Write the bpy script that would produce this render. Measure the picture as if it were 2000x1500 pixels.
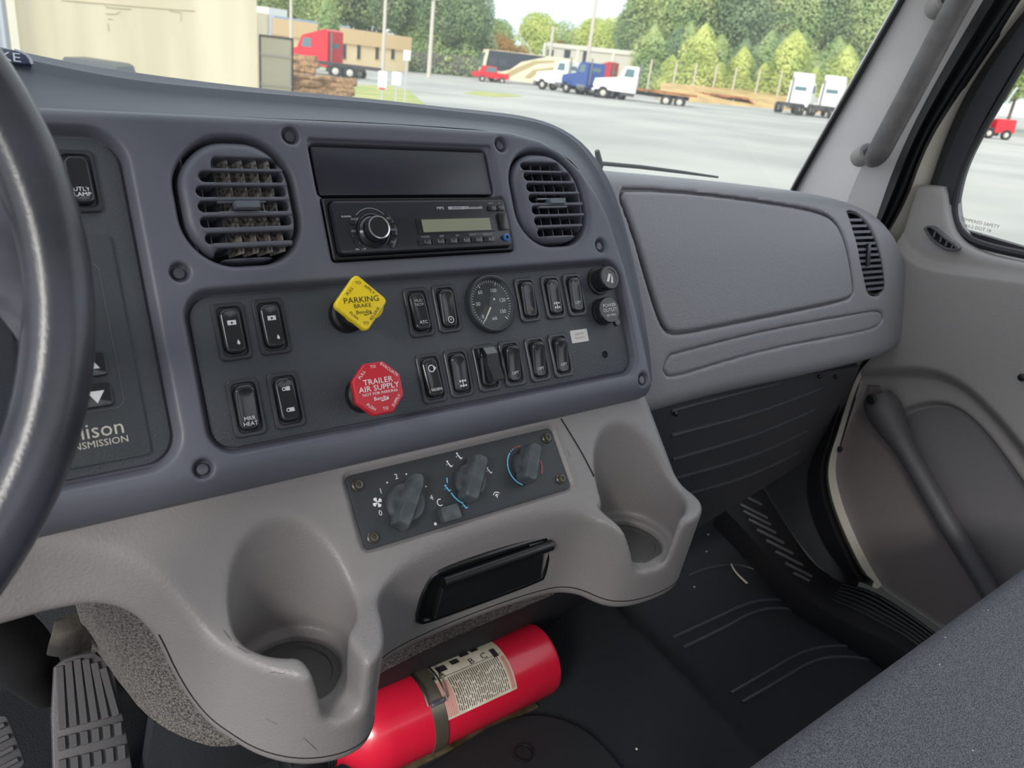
import bpy, bmesh, math, random
import numpy as np
from mathutils import Matrix, Vector
from mathutils.bvhtree import BVHTree
random.seed(7)
for o in list(bpy.data.objects): bpy.data.objects.remove(o)
SC = bpy.context.scene
COL = SC.collection
R = math.radians
V3 = lambda *a: np.array(a, float)

# ------------------------------------------------------------------ camera
# vehicle frame: x to the passenger side, y forward, z up, metres, lot surface at z = 0 under the driver
FPX = 1500.0
_X = V3(2017, -379, 1500); _X /= np.linalg.norm(_X)
_D = V3(-.1128, .9168, .3832); _D -= _X * (_D @ _X); _D /= np.linalg.norm(_D)
_F = np.cross(-_D, _X)
CM = np.array([_X, _F, -_D])
CAM = V3(0, 0, 2.15)
cd = bpy.data.cameras.new('camera'); cam = bpy.data.objects.new('camera', cd); COL.objects.link(cam)
cm = Matrix.Identity(4)
for i in range(3):
    cm[i][0] = CM[i, 0]; cm[i][1] = -CM[i, 1]; cm[i][2] = -CM[i, 2]; cm[i][3] = CAM[i]
cam.matrix_world = cm
cd.sensor_width = 36; cd.lens = 27; cd.clip_start = .02; cd.clip_end = 1500
cd.dof.use_dof = True; cd.dof.focus_distance = .78; cd.dof.aperture_fstop = 11
SC.camera = cam

# ------------------------------------------------------------------ light
SC.view_settings.view_transform = 'Standard'; SC.view_settings.look = 'None'
SC.view_settings.gamma = 1; SC.view_settings.use_curve_mapping = False
SC.view_settings.exposure = 0.55
wd = bpy.data.worlds.new('sky'); SC.world = wd; wd.use_nodes = True
nt = wd.node_tree; nt.nodes.clear()
_o = nt.nodes.new('ShaderNodeOutputWorld'); _b = nt.nodes.new('ShaderNodeBackground')
_tc = nt.nodes.new('ShaderNodeTexCoord'); _no = nt.nodes.new('ShaderNodeTexNoise'); _rp = nt.nodes.new('ShaderNodeValToRGB')
_no.inputs['Scale'].default_value = 4.0; _no.inputs['Detail'].default_value = 5
_rp.color_ramp.elements[0].position = .35; _rp.color_ramp.elements[0].color = (.74, .85, .97, 1)
_rp.color_ramp.elements[1].position = .6; _rp.color_ramp.elements[1].color = (.98, .99, 1.0, 1)
nt.links.new(_tc.outputs['Generated'], _no.inputs['Vector']); nt.links.new(_no.outputs['Fac'], _rp.inputs['Fac'])
nt.links.new(_rp.outputs['Color'], _b.inputs['Color']); nt.links.new(_b.outputs['Background'], _o.inputs['Surface'])
_b.inputs['Strength'].default_value = 1.05
sl = bpy.data.lights.new('sun', 'SUN'); sl.energy = 2.5; sl.angle = R(20); sl.color = (1, .96, .90)
so = bpy.data.objects.new('sun', sl); COL.objects.link(so)
so.rotation_euler = Vector((-.70, -.50, .55)).to_track_quat('Z', 'Y').to_euler()   # sun stands behind the driver's left shoulder

# ------------------------------------------------------------------ helpers: pixels of the photograph to places
def ray(x, y): return CM @ V3((x - 1000) / FPX, (y - 750) / FPX, 1)
def onpl(x, y, p, n):
    r = ray(x, y); t = ((np.asarray(p) - CAM) @ n) / (r @ n); return CAM + t * r
def onX(x, y, v): r = ray(x, y); return CAM + r * (v / r[0])
def onF(x, y, v): r = ray(x, y); return CAM + r * (v / r[1])
def onZ(x, y, v): r = ray(x, y); return CAM + r * ((v - CAM[2]) / r[2])
_gd = CM @ V3(-.0874, .9195, .3832); _gd /= np.linalg.norm(_gd)       # the lot falls away slightly
def gpt(x, y): r = ray(x, y); return CAM + r * (2.15 / (r @ _gd))
def gz(x, y): return CAM[2] + (2.15 - _gd[0] * x - _gd[1] * y) / _gd[2]
def cdepth(p): return float((np.asarray(p) - CAM) @ CM[:, 2])
class Fr:
    def __init__(s, p, h, v):
        s.p = np.asarray(p, float); s.h = np.asarray(h, float); s.h = s.h / np.linalg.norm(s.h)
        v = np.asarray(v, float); v = v - s.h * (v @ s.h); s.v = v / np.linalg.norm(v); s.n = np.cross(s.h, s.v)
    def P(s, u, v, w=0): return s.p + s.h * u + s.v * v + s.n * w
    def uv(s, x, y, w=0):
        q = onpl(x, y, s.p + s.n * w, s.n) - s.p; return (float(q @ s.h), float(q @ s.v))
    def mat(s, u=0, v=0, w=0, rot=0, tiltu=0):
        p = s.P(u, v, w)
        m = Matrix(((s.h[0], s.v[0], s.n[0], p[0]), (s.h[1], s.v[1], s.n[1], p[1]), (s.h[2], s.v[2], s.n[2], p[2]), (0, 0, 0, 1)))
        return m @ Matrix.Rotation(rot, 4, 'Z') @ Matrix.Rotation(tiltu, 4, 'X')
_t = R(29)
PP = Fr(CAM + ray(815, 440) * .694, (1, 0, 0), (0, math.sin(_t), math.cos(_t)))          # centre panel face
_t = R(42)
LP = Fr(PP.P(0, -.199, -.02), (1, 0, 0), (0, math.sin(_t), math.cos(_t)))                # sloping lower console
_a, _t = R(-4), R(15)
GP = Fr(onpl(1240, 500, PP.P(.266, -.05, -.06), PP.n), (math.cos(_a), math.sin(_a), 0), (-math.sin(_a) * math.sin(_t), math.cos(_a) * math.sin(_t), math.cos(_t)))  # passenger dash
DX = 1.388                                                                               # door trim plane

# ------------------------------------------------------------------ helpers: materials
def lin(c):
    c = [x / 255 for x in c]; return tuple(x / 12.92 if x <= .04045 else ((x + .055) / 1.055) ** 2.4 for x in c)
MATS = {}
def mat(name, rgb, rough=.5, metal=0, bump=0, bscale=200, var=0, vscale=8, spec=.5, coat=0, emit=0, rgb2=None, stretch=None, detail=3):
    if name in MATS: return MATS[name]
    m = bpy.data.materials.new(name); m.use_nodes = True; t = m.node_tree; b = t.nodes['Principled BSDF']
    c = (*lin(rgb), 1); b.inputs['Base Color'].default_value = c; b.inputs['Roughness'].default_value = rough
    b.inputs['Metallic'].default_value = metal; b.inputs['Specular IOR Level'].default_value = spec
    if coat: b.inputs['Coat Weight'].default_value = coat; b.inputs['Coat Roughness'].default_value = .15
    tc = None
    def coords():
        tc = t.nodes.new('ShaderNodeTexCoord')
        if stretch:
            mp = t.nodes.new('ShaderNodeMapping'); mp.inputs['Scale'].default_value = stretch
            t.links.new(tc.outputs['Object'], mp.inputs['Vector']); return mp.outputs['Vector']
        return tc.outputs['Object']
    if bump:
        n = t.nodes.new('ShaderNodeTexNoise'); n.inputs['Scale'].default_value = bscale; n.inputs['Detail'].default_value = 2
        bp = t.nodes.new('ShaderNodeBump'); bp.inputs['Strength'].default_value = bump; bp.inputs['Distance'].default_value = .002
        t.links.new(coords(), n.inputs['Vector']); t.links.new(n.outputs['Fac'], bp.inputs['Height']); t.links.new(bp.outputs['Normal'], b.inputs['Normal'])
    if var or rgb2:
        n = t.nodes.new('ShaderNodeTexNoise'); n.inputs['Scale'].default_value = vscale; n.inputs['Detail'].default_value = detail
        rp = t.nodes.new('ShaderNodeValToRGB'); rp.color_ramp.elements[0].position = .38; rp.color_ramp.elements[1].position = .62
        c2 = lin(rgb2) if rgb2 else tuple(x * (1 - var) for x in c[:3])
        rp.color_ramp.elements[0].color = (*c2, 1); rp.color_ramp.elements[1].color = c if rgb2 else (*[min(1, x * (1 + var)) for x in c[:3]], 1)
        t.links.new(coords(), n.inputs['Vector']); t.links.new(n.outputs['Fac'], rp.inputs['Fac']); t.links.new(rp.outputs['Color'], b.inputs['Base Color'])
    if emit: b.inputs['Emission Color'].default_value = c; b.inputs['Emission Strength'].default_value = emit
    MATS[name] = m; return m
def glass_mat(name, tint=(1, 1, 1), refl=.5):
    m = bpy.data.materials.new(name); m.use_nodes = True; t = m.node_tree; t.nodes.clear()
    o = t.nodes.new('ShaderNodeOutputMaterial'); tr = t.nodes.new('ShaderNodeBsdfTransparent'); gl = t.nodes.new('ShaderNodeBsdfGlossy')
    lw = t.nodes.new('ShaderNodeLayerWeight'); mx = t.nodes.new('ShaderNodeMixShader'); pw = t.nodes.new('ShaderNodeMath'); pw.operation = 'POWER'
    ma = t.nodes.new('ShaderNodeMath'); ma.operation = 'MULTIPLY_ADD'; pw.inputs[1].default_value = 5; ma.inputs[1].default_value = refl; ma.inputs[2].default_value = .015
    tr.inputs['Color'].default_value = (*tint, 1); gl.inputs['Roughness'].default_value = .03
    t.links.new(lw.outputs['Facing'], pw.inputs[0]); t.links.new(pw.outputs[0], ma.inputs[0]); t.links.new(ma.outputs[0], mx.inputs[0])
    t.links.new(tr.outputs[0], mx.inputs[1]); t.links.new(gl.outputs[0], mx.inputs[2]); t.links.new(mx.outputs[0], o.inputs[0])
    MATS[name] = m; return m

# ------------------------------------------------------------------ helpers: objects
def mesh(v, f, smooth=True, name='m', angle=35):
    me = bpy.data.meshes.new(name); me.from_pydata([tuple(map(float, p)) for p in v], [], [tuple(map(int, q)) for q in f]); me.validate(verbose=False); me.update()
    if smooth:
        me.shade_smooth()
        if angle: me.set_sharp_from_angle(angle=R(angle))
    return me
def obj(name, me, m=None, parent=None, mw=None):
    if isinstance(me, tuple): me = mesh(*me, name=name)
    o = bpy.data.objects.new(name, me); COL.objects.link(o)
    if m is not None and len(me.materials) == 0: me.materials.append(m if not isinstance(m, str) else MATS[m])
    if parent is not None: o.parent = parent
    if mw is not None: o.matrix_local = mw
    return o
def tag(o, label=None, cat=None, group=None, kind=None):
    if label: o['label'] = label
    if cat: o['category'] = cat
    if group: o['group'] = group
    if kind: o['kind'] = kind
    return o
def thing(name, label, cat, mw=None, group=None, kind=None):
    o = bpy.data.objects.new(name, None); COL.objects.link(o); o.empty_display_size = .02
    if mw is not None: o.matrix_world = mw
    return tag(o, label, cat, group, kind)
def T(x, y, z): return Matrix.Translation((x, y, z))
def RX(a): return Matrix.Rotation(a, 4, 'X')
def RY(a): return Matrix.Rotation(a, 4, 'Y')
def RZ(a): return Matrix.Rotation(a, 4, 'Z')
def copy_tree(o, parent=None):
    c = o.copy(); COL.objects.link(c); c.parent = parent
    for ch in o.children: copy_tree(ch, c)
    return c
def caster(o):
    bpy.context.view_layer.update(); mw = o.matrix_world; t = BVHTree.FromPolygons([tuple(mw @ v.co) for v in o.data.vertices], [tuple(p.vertices) for p in o.data.polygons])
    def hit(x, y, off=0):
        r = ray(x, y); r = r / np.linalg.norm(r); q = t.ray_cast(Vector(CAM), Vector(r)); return None if q[0] is None else np.array(q[0]) + np.array(q[1]) * off * (1 if np.array(q[1]) @ r < 0 else -1)
    return hit
class MB:
    def __init__(s): s.v = []; s.f = []
    def add(s, vf, m=None):
        v, f = vf; b = len(s.v)
        if m is not None: v = [tuple(m @ Vector(map(float, p))) for p in v]
        s.v += [tuple(p) for p in v]; s.f += [tuple(i + b for i in q) for q in f]; return s
    def vf(s): return (s.v, s.f)
def rrect(hx, hy, r, n=6, cx=0, cy=0):
    r = min(r, hx * .999, hy * .999); p = []
    for (sx, sy, a0) in ((1, 1, 0), (-1, 1, 90), (-1, -1, 180), (1, -1, 270)):
        for i in range(n + 1):
            a = R(a0 + 90 * i / n); p.append((cx + sx * (hx - r) + r * math.cos(a), cy + sy * (hy - r) + r * math.sin(a)))
    return p
def ngon(r, n, rot=0): return [(r * math.cos(rot + 2 * math.pi * i / n), r * math.sin(rot + 2 * math.pi * i / n)) for i in range(n)]
def inset(pts, d):
    n = len(pts); out = []
    for i in range(n):
        a = np.array(pts[i - 1]); b = np.array(pts[i]); c = np.array(pts[(i + 1) % n])
        e1 = b - a; e2 = c - b
        n1 = np.array([-e1[1], e1[0]]) / (np.linalg.norm(e1) + 1e-12); n2 = np.array([-e2[1], e2[0]]) / (np.linalg.norm(e2) + 1e-12)
        k = n1 + n2; k = k / max(.35, (1 + n1 @ n2)); out.append(tuple(b + k * d))
    return out
def rings(levels, cap0=True, cap1=True):
    """levels: list of (pts2d, w); same count; outline anticlockwise, w rising"""
    n = len(levels[0][0]); v = []; f = []
    for pts, w in levels:
        for i, p in enumerate(pts): v.append((p[0], p[1], w[i] if hasattr(w, '__len__') else w))
    for k in range(len(levels) - 1):
        for i in range(n):
            j = (i + 1) % n; f.append((k * n + i, k * n + j, (k + 1) * n + j, (k + 1) * n + i))
    if cap0: f.append(tuple(range(n - 1, -1, -1)))
    if cap1: f.append(tuple((len(levels) - 1) * n + i for i in range(n)))
    return v, f
def plate(pts, w0, w1, bev=.001, seg=2):
    L = [(pts, w0)]
    if bev > 0:
        for k in range(seg + 1):
            a = k / seg * math.pi / 2; L.append((inset(pts, bev * (1 - math.cos(a))), w1 - bev + bev * math.sin(a)))
    else: L.append((pts, w1))
    return rings(L)
def ringplate(po, pi, w0, w1, bev=.001):
    """flat ring between two outlines of the same count"""
    return rings([(po, w0), (po, w1 - bev), (inset(po, bev), w1), (inset(pi, -bev), w1), (pi, w1 - bev), (pi, w0)], cap0=False, cap1=False)
def box(sx, sy, sz, c=(0, 0, 0), b=0):
    x, y, z = sx / 2, sy / 2, sz / 2
    if b:
        vf = rings([(inset(rrect(x, y, b, 2), b * .6), -z), (rrect(x, y, b, 2), -z + b), (rrect(x, y, b, 2), z - b), (inset(rrect(x, y, b, 2), b * .6), z)])
        return [(p[0] + c[0], p[1] + c[1], p[2] + c[2]) for p in vf[0]], vf[1]
    v = [(sx_ * x + c[0], sy_ * y + c[1], sz_ * z + c[2]) for sz_ in (-1, 1) for sx_, sy_ in ((-1, -1), (1, -1), (1, 1), (-1, 1))]
    return v, [(3, 2, 1, 0), (4, 5, 6, 7), (0, 1, 5, 4), (1, 2, 6, 5), (2, 3, 7, 6), (3, 0, 4, 7)]
def lathe(prof, n=24, cap0=True, cap1=True):
    return rings([(ngon(max(r, 1e-5), n), z) for r, z in prof], cap0, cap1)
def resample(pts, n):
    p = np.asarray(pts, float); d = np.r_[0, np.cumsum(np.linalg.norm(np.diff(p, axis=0), axis=1))]
    s = np.linspace(0, d[-1], n); return np.stack([np.interp(s, d, p[:, k]) for k in range(p.shape[1])], 1)
def smoothline(pts, n, it=2):
    p = np.asarray(pts, float)
    for _ in range(it):
        q = [p[0]]
        for a, b in zip(p[:-1], p[1:]): q += [a * .75 + b * .25, a * .25 + b * .75]
        q.append(p[-1]); p = np.array(q)
    return resample(p, n)
def strip(lines, n=24, sm=True, close=False):
    L = [(smoothline(l, n) if sm else resample(l, n)) for l in lines]
    v = [tuple(p) for l in L for p in l]; f = []
    for k in range(len(L) - (0 if close else 1)):
        k2 = (k + 1) % len(L)
        for i in range(n - 1): f.append((k * n + i, k * n + i + 1, k2 * n + i + 1, k2 * n + i))
    return v, f
def tube(path, rad, n=12, cap=True, flat=1.0):
    p = np.asarray(path, float); m = len(p); v = []; f = []
    t = np.gradient(p, axis=0); t /= np.linalg.norm(t, axis=1)[:, None]
    up = V3(0, 0, 1) if abs(t[0][2]) < .9 else V3(0, 1, 0)
    a = np.cross(t[0], up); a /= np.linalg.norm(a)
    for i in range(m):
        a = a - t[i] * (a @ t[i]); a /= np.linalg.norm(a); b = np.cross(t[i], a)
        r = rad[i] if hasattr(rad, '__len__') else rad
        for k in range(n):
            g = 2 * math.pi * k / n; v.append(tuple(p[i] + a * math.cos(g) * r + b * math.sin(g) * r * flat))
    for i in range(m - 1):
        for k in range(n):
            j = (k + 1) % n; f.append((i * n + k, i * n + j, (i + 1) * n + j, (i + 1) * n + k))
    if cap: f.append(tuple(range(n - 1, -1, -1))); f.append(tuple((m - 1) * n + k for k in range(n)))
    return v, f
def thick(lines, n, off, sm=True):
    """a strip surface given real thickness along vector off"""
    v, f = strip(lines, n, sm); m = len(v); k = len(lines)
    v2 = v + [tuple(np.array(p) + off) for p in v]; f2 = list(f) + [tuple(i + m for i in q[::-1]) for q in f]
    def wall(ids):
        for a, b in zip(ids[:-1], ids[1:]): f2.append((b, a, a + m, b + m))
    wall(list(range(n))); wall(list(range((k - 1) * n, k * n))[::-1]); wall([j * n for j in range(k)][::-1]); wall([j * n + n - 1 for j in range(k)])
    return v2, f2
def txt(s, size, m, parent, u=0, v=0, w=0, rot=0, name='lettering', sx=1.0, align='CENTER', sp=1.0, tilt=0):
    c = bpy.data.curves.new('t', 'FONT'); c.body = s; c.size = size; c.align_x = align; c.align_y = 'CENTER'; c.resolution_u = 2; c.space_character = sp
    o = bpy.data.objects.new('t', c); me = bpy.data.meshes.new_from_object(o); bpy.data.objects.remove(o); bpy.data.curves.remove(c)
    me.name = name
    for p in me.vertices: p.co.x *= sx
    return obj(name, me, m, parent, T(u, v, w) @ RZ(rot) @ RX(tilt))
# ---- signed distance fields meshed with surface nets
def smax(a, b, k): h = np.maximum(k - np.abs(a - b), 0) / k; return np.maximum(a, b) + h * h * k * .25
def smin(a, b, k): return -smax(-a, -b, k)
def sd_rr(u, v, cx, cy, hx, hy, r):
    qx = np.abs(u - cx) - hx + r; qy = np.abs(v - cy) - hy + r
    return np.sqrt(np.maximum(qx, 0) ** 2 + np.maximum(qy, 0) ** 2) + np.minimum(np.maximum(qx, qy), 0) - r
def sd_poly(u, v, pts):
    p = np.asarray(pts, float); d = np.full(u.shape, 1e9); s = np.ones(u.shape)
    for i in range(len(p)):
        a = p[i]; b = p[i - 1]; e = b - a; wx = u - a[0]; wy = v - a[1]
        t = np.clip((wx * e[0] + wy * e[1]) / (e @ e + 1e-15), 0, 1); d = np.minimum(d, (wx - e[0] * t) ** 2 + (wy - e[1] * t) ** 2)
        c1 = v >= a[1]; c2 = v < b[1]; c3 = e[0] * wy > e[1] * wx
        s = np.where((c1 & c2 & c3) | (~c1 & ~c2 & ~c3), -s, s)
    return s * np.sqrt(d)
def extr(d2, w, w0, w1, r=0):
    """extruded 2d field between heights w0..w1 with rounded rim r"""
    dw = np.abs(w - (w0 + w1) / 2) - (w1 - w0) / 2
    a = d2 + r; b = dw + r
    return np.minimum(np.maximum(a, b), 0) + np.sqrt(np.maximum(a, 0) ** 2 + np.maximum(b, 0) ** 2) - r
def grid(lo, hi, h):
    ax = [np.arange(l, u + h * .5, h) for l, u in zip(lo, hi)]
    return ax, np.meshgrid(ax[0], ax[1], ax[2], indexing='ij', sparse=True)
def nets(D, ax, smooth_it=1):
    nx, ny, nz = D.shape; S = D < 0; org = V3(ax[0][0], ax[1][0], ax[2][0]); h = V3(*(a[1] - a[0] for a in ax))
    cs = (nx - 1, ny - 1, nz - 1); acc = np.zeros(cs + (3,)); cnt = np.zeros(cs, np.int32); quads = []
    for axis in range(3):
        sl0 = [slice(None)] * 3; sl1 = [slice(None)] * 3; sl0[axis] = slice(0, -1); sl1[axis] = slice(1, None)
        a = D[tuple(sl0)]; b = D[tuple(sl1)]; I = np.argwhere(S[tuple(sl0)] != S[tuple(sl1)])
        if len(I) == 0: continue
        va = a[tuple(I.T)]; vb = b[tuple(I.T)]; t = va / (va - vb); P = I.astype(float); P[:, axis] += t
        o1, o2 = [(1, 2), (2, 0), (0, 1)][axis]; cells = []; ok = np.ones(len(I), bool)
        for (d1, d2) in ((0, 0), (-1, 0), (-1, -1), (0, -1)):
            c = I.copy(); c[:, o1] += d1; c[:, o2] += d2; g = np.all((c >= 0) & (c < np.array(cs)), axis=1); ok &= g
            ci = np.ravel_multi_index(tuple(np.clip(c, 0, np.array(cs) - 1).T), cs); cells.append(ci)
            k = ci[g]; cnt_f = cnt.reshape(-1); np.add.at(cnt_f, k, 1); af = acc.reshape(-1, 3); np.add.at(af, k, P[g])
        q = np.stack(cells, 1)[ok]; fl = (va < 0)[ok]; q[~fl] = q[~fl][:, ::-1]; quads.append(q)
    Q = np.concatenate(quads); used = np.unique(Q); idx = np.full(int(np.prod(cs)), -1, np.int64); idx[used] = np.arange(len(used))
    Pv = acc.reshape(-1, 3)[used] / cnt.reshape(-1)[used][:, None]; Q = idx[Q]
    for _ in range(smooth_it):
        s = np.zeros_like(Pv); c = np.zeros(len(Pv))
        for k in range(4):
            np.add.at(s, Q[:, k], Pv[Q[:, k - 1]]); np.add.at(c, Q[:, k], 1); np.add.at(s, Q[:, k - 1], Pv[Q[:, k]]); np.add.at(c, Q[:, k - 1], 1)
        Pv = Pv * .5 + s / c[:, None] * .5
    return org + Pv * h, Q
def nmesh(name, D, ax, it=1, angle=0):
    v, q = nets(D, ax, it); me = bpy.data.meshes.new(name); me.vertices.add(len(v)); me.vertices.foreach_set('co', v.astype(np.float32).ravel())
    me.loops.add(len(q) * 4); me.loops.foreach_set('vertex_index', q.astype(np.int32).ravel()); me.polygons.add(len(q))
    me.polygons.foreach_set('loop_start', np.arange(0, len(q) * 4, 4, dtype=np.int32)); me.update(); me.validate(); me.shade_smooth()
    if angle: me.set_sharp_from_angle(angle=R(angle))
    return me
# ------------------------------------------------------------------ materials
mat('bezel', (96, 98, 108), .42, bump=.12, bscale=900)
mat('hood', (74, 77, 88), .5, bump=.12, bscale=900)
mat('swplate', (66, 71, 78), .5, bump=.35, bscale=700)
mat('console', (130, 126, 126), .42, bump=.22, bscale=420)
mat('glove', (142, 142, 147), .45, bump=.3, bscale=330)
mat('doorgrey', (150, 145, 144), .55, bump=.3, bscale=500)
mat('doordark', (82, 80, 84), .5, bump=.25, bscale=500)
mat('knee', (74, 74, 78), .5, bump=.15, bscale=600)
mat('black', (22, 23, 26), .38)
mat('blackmatt', (24, 25, 28), .7, bump=.2, bscale=500)
mat('rubber', (26, 27, 31), .6, bump=.15, bscale=700)
mat('rocker', (34, 36, 40), .2, coat=.25)
mat('swbezel', (54, 58, 64), .32)
mat('well', (10, 11, 13), .6)
mat('void', (8, 9, 11), .8)
mat('white', (228, 230, 232), .5)
mat('dimwhite', (170, 174, 180), .5)
mat('cream', (226, 221, 208), .35)
mat('steel', (150, 150, 150), .3, metal=1)
mat('screwdark', (84, 86, 94), .3, metal=.4)
mat('mat', (27, 29, 35), .75, bump=.5, bscale=420)
mat('carpet', (124, 119, 115), .95, bump=1.0, bscale=420, rgb2=(54, 51, 50), vscale=420, detail=2)
mat('sill', (28, 28, 31), .42, bump=.1, bscale=500)
mat('seatcloth', (122, 125, 132), .9, bump=.8, bscale=950, rgb2=(64, 67, 73), vscale=900, detail=1)
mat('pillar', (206, 201, 201), .6, bump=.2, bscale=600)
mat('handle', (98, 94, 94), .5, bump=.2, bscale=300, var=.12, vscale=40)
mat('seal', (26, 27, 30), .5)
mat('doorframe', (42, 43, 48), .55)
glass_mat('glass', (.97, .985, .98), .5)

dg = glass_mat('dustyglass', (.95, .97, .96), .5); _t = dg.node_tree; _m0 = [n for n in _t.nodes if n.type == 'OUTPUT_MATERIAL'][0]
_tl = _t.nodes.new('ShaderNodeBsdfTranslucent'); _mx = _t.nodes.new('ShaderNodeMixShader'); _mx.inputs[0].default_value = .035; _src = _m0.inputs[0].links[0].from_socket
_tl.inputs['Color'].default_value = (.95, .97, 1, 1); _t.links.new(_src, _mx.inputs[1]); _t.links.new(_tl.outputs[0], _mx.inputs[2]); _t.links.new(_mx.outputs[0], _m0.inputs[0])   # film of dust on the windscreen

# ------------------------------------------------------------------ cab: centre instrument panel
panel = thing('instrument_panel', 'dark grey centre dashboard panel carrying vents, radio and rocker switches', 'dashboard', PP.mat())
SCREWS = [(-.103, .079), (.114, .079), (.222, -.028), (-.2096, -.0295), (-.2194, -.1763), (.2466, -.1785)]
def vent_r(u, v, g=0):
    d = sd_rr(u, v, .164, .0248, .048 - g, .0508 - g, .036 - g * .5)
    return smax(d, ((u - .164) + (v - .0248)) / 1.414 - .0545 + g, .02)
def vent_l(u, v, g=0):
    d = sd_rr(u, v, -.1555, .0245, .0475 - g, .052 - g, .036 - g * .5)
    return smax(d, (-(u + .1555) + (v - .0245)) / 1.414 - .058 + g, .02)
def build_bezel():
    h = .0016; ax, (u, v, w) = grid((-.42, -.208, -.046), (.275, .104, .0045), h)
    U, V = u + 0 * v, v + 0 * u
    out = [(-.5, .094), (-.28, .0935), (0, .096), (.13, .0945), (.168, .0875), (.195, .0745), (.217, .0555), (.235, .028), (.246, .0), (.2545, -.05), (.2595, -.1), (.2615, -.15), (.262, -.185), (.258, -.197), (.248, -.2), (-.5, -.2)]
    d2 = sd_poly(U[..., 0], V[..., 0], out)[..., None]
    D = extr(d2, w, -.2, 0, .009)
    a = (-.2 - v) + .026; b = w + .026
    D = np.maximum(D, np.minimum(np.maximum(a, b), 0) + np.sqrt(np.maximum(a, 0) ** 2 + np.maximum(b, 0) ** 2) - .026)
    def cut(D, d2, depth, draft, k=.003): return smax(D, -smax(d2 - draft * (w + depth), -(w + depth), .001), k)
    D = cut(D, sd_rr(u, v, .015, -.107, .224, .0597, .018), .012, .35)
    D = cut(D, sd_rr(u, v, -.3346, -.046, .1, .121, .022), .012, .45)
    D = cut(D, vent_l(u, v, .006), .06, .1, .006)
    D = cut(D, vent_r(u, v, .006), .06, .1, .006)
    D = cut(D, sd_rr(u, v, .0058, .0517, .0952, .0252, .002), .004, 0, .0012)
    D = cut(D, sd_rr(u, v, .004, .0508, .0875, .0186, .003), .06, .1, .0015)
    D = cut(D, sd_rr(u, v, .0078, -.0015, .0957, .0275, .002), .06, 0, .0015)
    for (su, sv) in SCREWS: D = cut(D, np.sqrt((u - su) ** 2 + (v - sv) ** 2) - .0062, .007, .25, .0015)
    return nmesh('bezel', D, ax, 1)
obj('bezel', build_bezel(), 'bezel', panel)
obj('switch_plate', plate(rrect(.2225, .0582, .017, 8, .015, -.107), -.014, -.0075, .0008), 'swplate', panel)
obj('cluster_plate', plate(rrect(.099, .119, .021, 8, -.3346, -.046), -.014, -.0075, .0008), 'swplate', panel)
obj('storage_slot_back', plate(rrect(.09, .021, .002, 2, .004, .0508), -.03, -.0052, .0006), mat('slotdark', (38, 42, 52), .3), panel)
obj('mounting_hole', lathe([(.0024, -.0073), (.0040, -.0072), (.0036, -.0068), (.0026, -.0066), (.0022, -.0078)], 20), 'void', panel, T(.2036, -.1439, 0))
scr = MB(); scr.add(lathe([(.0046, -.012), (.0046, -.0045), (.0040, -.0036), (.0026, -.0034)], 20)); scr.add(lathe([(.0024, -.0034), (.0018, -.006)], 6, cap0=False))
sm = mesh(*scr.vf(), name='screw')
for su, sv in SCREWS: obj('screw', sm, 'screwdark', panel, T(su, sv, 0))
# wear scuff under the hole and hood over the panel
L3 = [(-260, 200), (73, 206), (350, 220), (500, 226), (700, 234), (850, 243), (960, 251), (1040, 264), (1100, 285), (1145, 325), (1175, 380), (1198, 445), (1218, 530), (1236, 620), (1252, 710), (1256, 745)]
L2 = [(-260, 60), (66, 133), (245, 168), (420, 185), (500, 192), (750, 212), (900, 228), (1000, 238), (1060, 250), (1100, 267), (1137, 298), (1168, 343), (1190, 393), (1210, 455), (1231, 540), (1248, 620), (1262, 700), (1268, 750)]
L1 = [(-260, 30), (66, 108), (245, 140), (507, 173), (700, 190), (850, 207), (1000, 222), (1060, 235), (1100, 252), (1130, 272), (1158, 300), (1195, 360), (1220, 437), (1241, 525), (1258, 612), (1270, 690), (1274, 745)]
def hoodline(px, w0, w1):
    q = smoothline(np.array(px, float), 90, 2); n = len(q); out = []
    for i, (x, y) in enumerate(q):
        t = np.clip((x - 950) / 250, 0, 1); t = t * t * (3 - 2 * t); w = w0 * (1 - t) + w1 * t
        out.append((*PP.uv(x, y, w), w))
    return np.array(out)
h3 = hoodline([(x, y + 4) if x < 1000 else (x - 13 * min((x - 1000) / 60, 1), y + 9 * (1 - min((x - 1000) / 220, 1)) + 1) for x, y in L3], -.0075, -.0045); h3b = hoodline([(x, y + 12) for x, y in L3], -.02, -.02); h2 = hoodline(L2, -.058, -.026); h1 = hoodline(L1, -.085, -.032)
r2 = h2 + V3(.0005, .0040, .0022)
e = np.array([h3b, h3, h3 + (h2 - h3) * .12, h3 + (h2 - h3) * .5 + V3(0, -.0015, -.001), h3 + (h2 - h3) * .92 + V3(0, -.001, 0), r2, h2 + (h1 - h2) * .12 + V3(0, .0040, .0016), h2 + (h1 - h2) * .35 + V3(0, .0002, -.001), h1 + (h2 - h1) * .12 + V3(0, .0005, 0), h1, h1 + V3(.004, .002, -.012), h1 + V3(.006, -.006, -.04), h1 + V3(.002, -.06, -.045)])
hv = e.reshape(-1, 3); nn = e.shape[1]; hf = []
for k in range(e.shape[0] - 1):
    for i in range(nn - 1): hf.append((k * nn + i, (k + 1) * nn + i, (k + 1) * nn + i + 1, k * nn + i + 1))
obj('hood', mesh([tuple(p) for p in hv], [q[::-1] for q in hf], angle=50), 'hood', panel)

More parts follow.
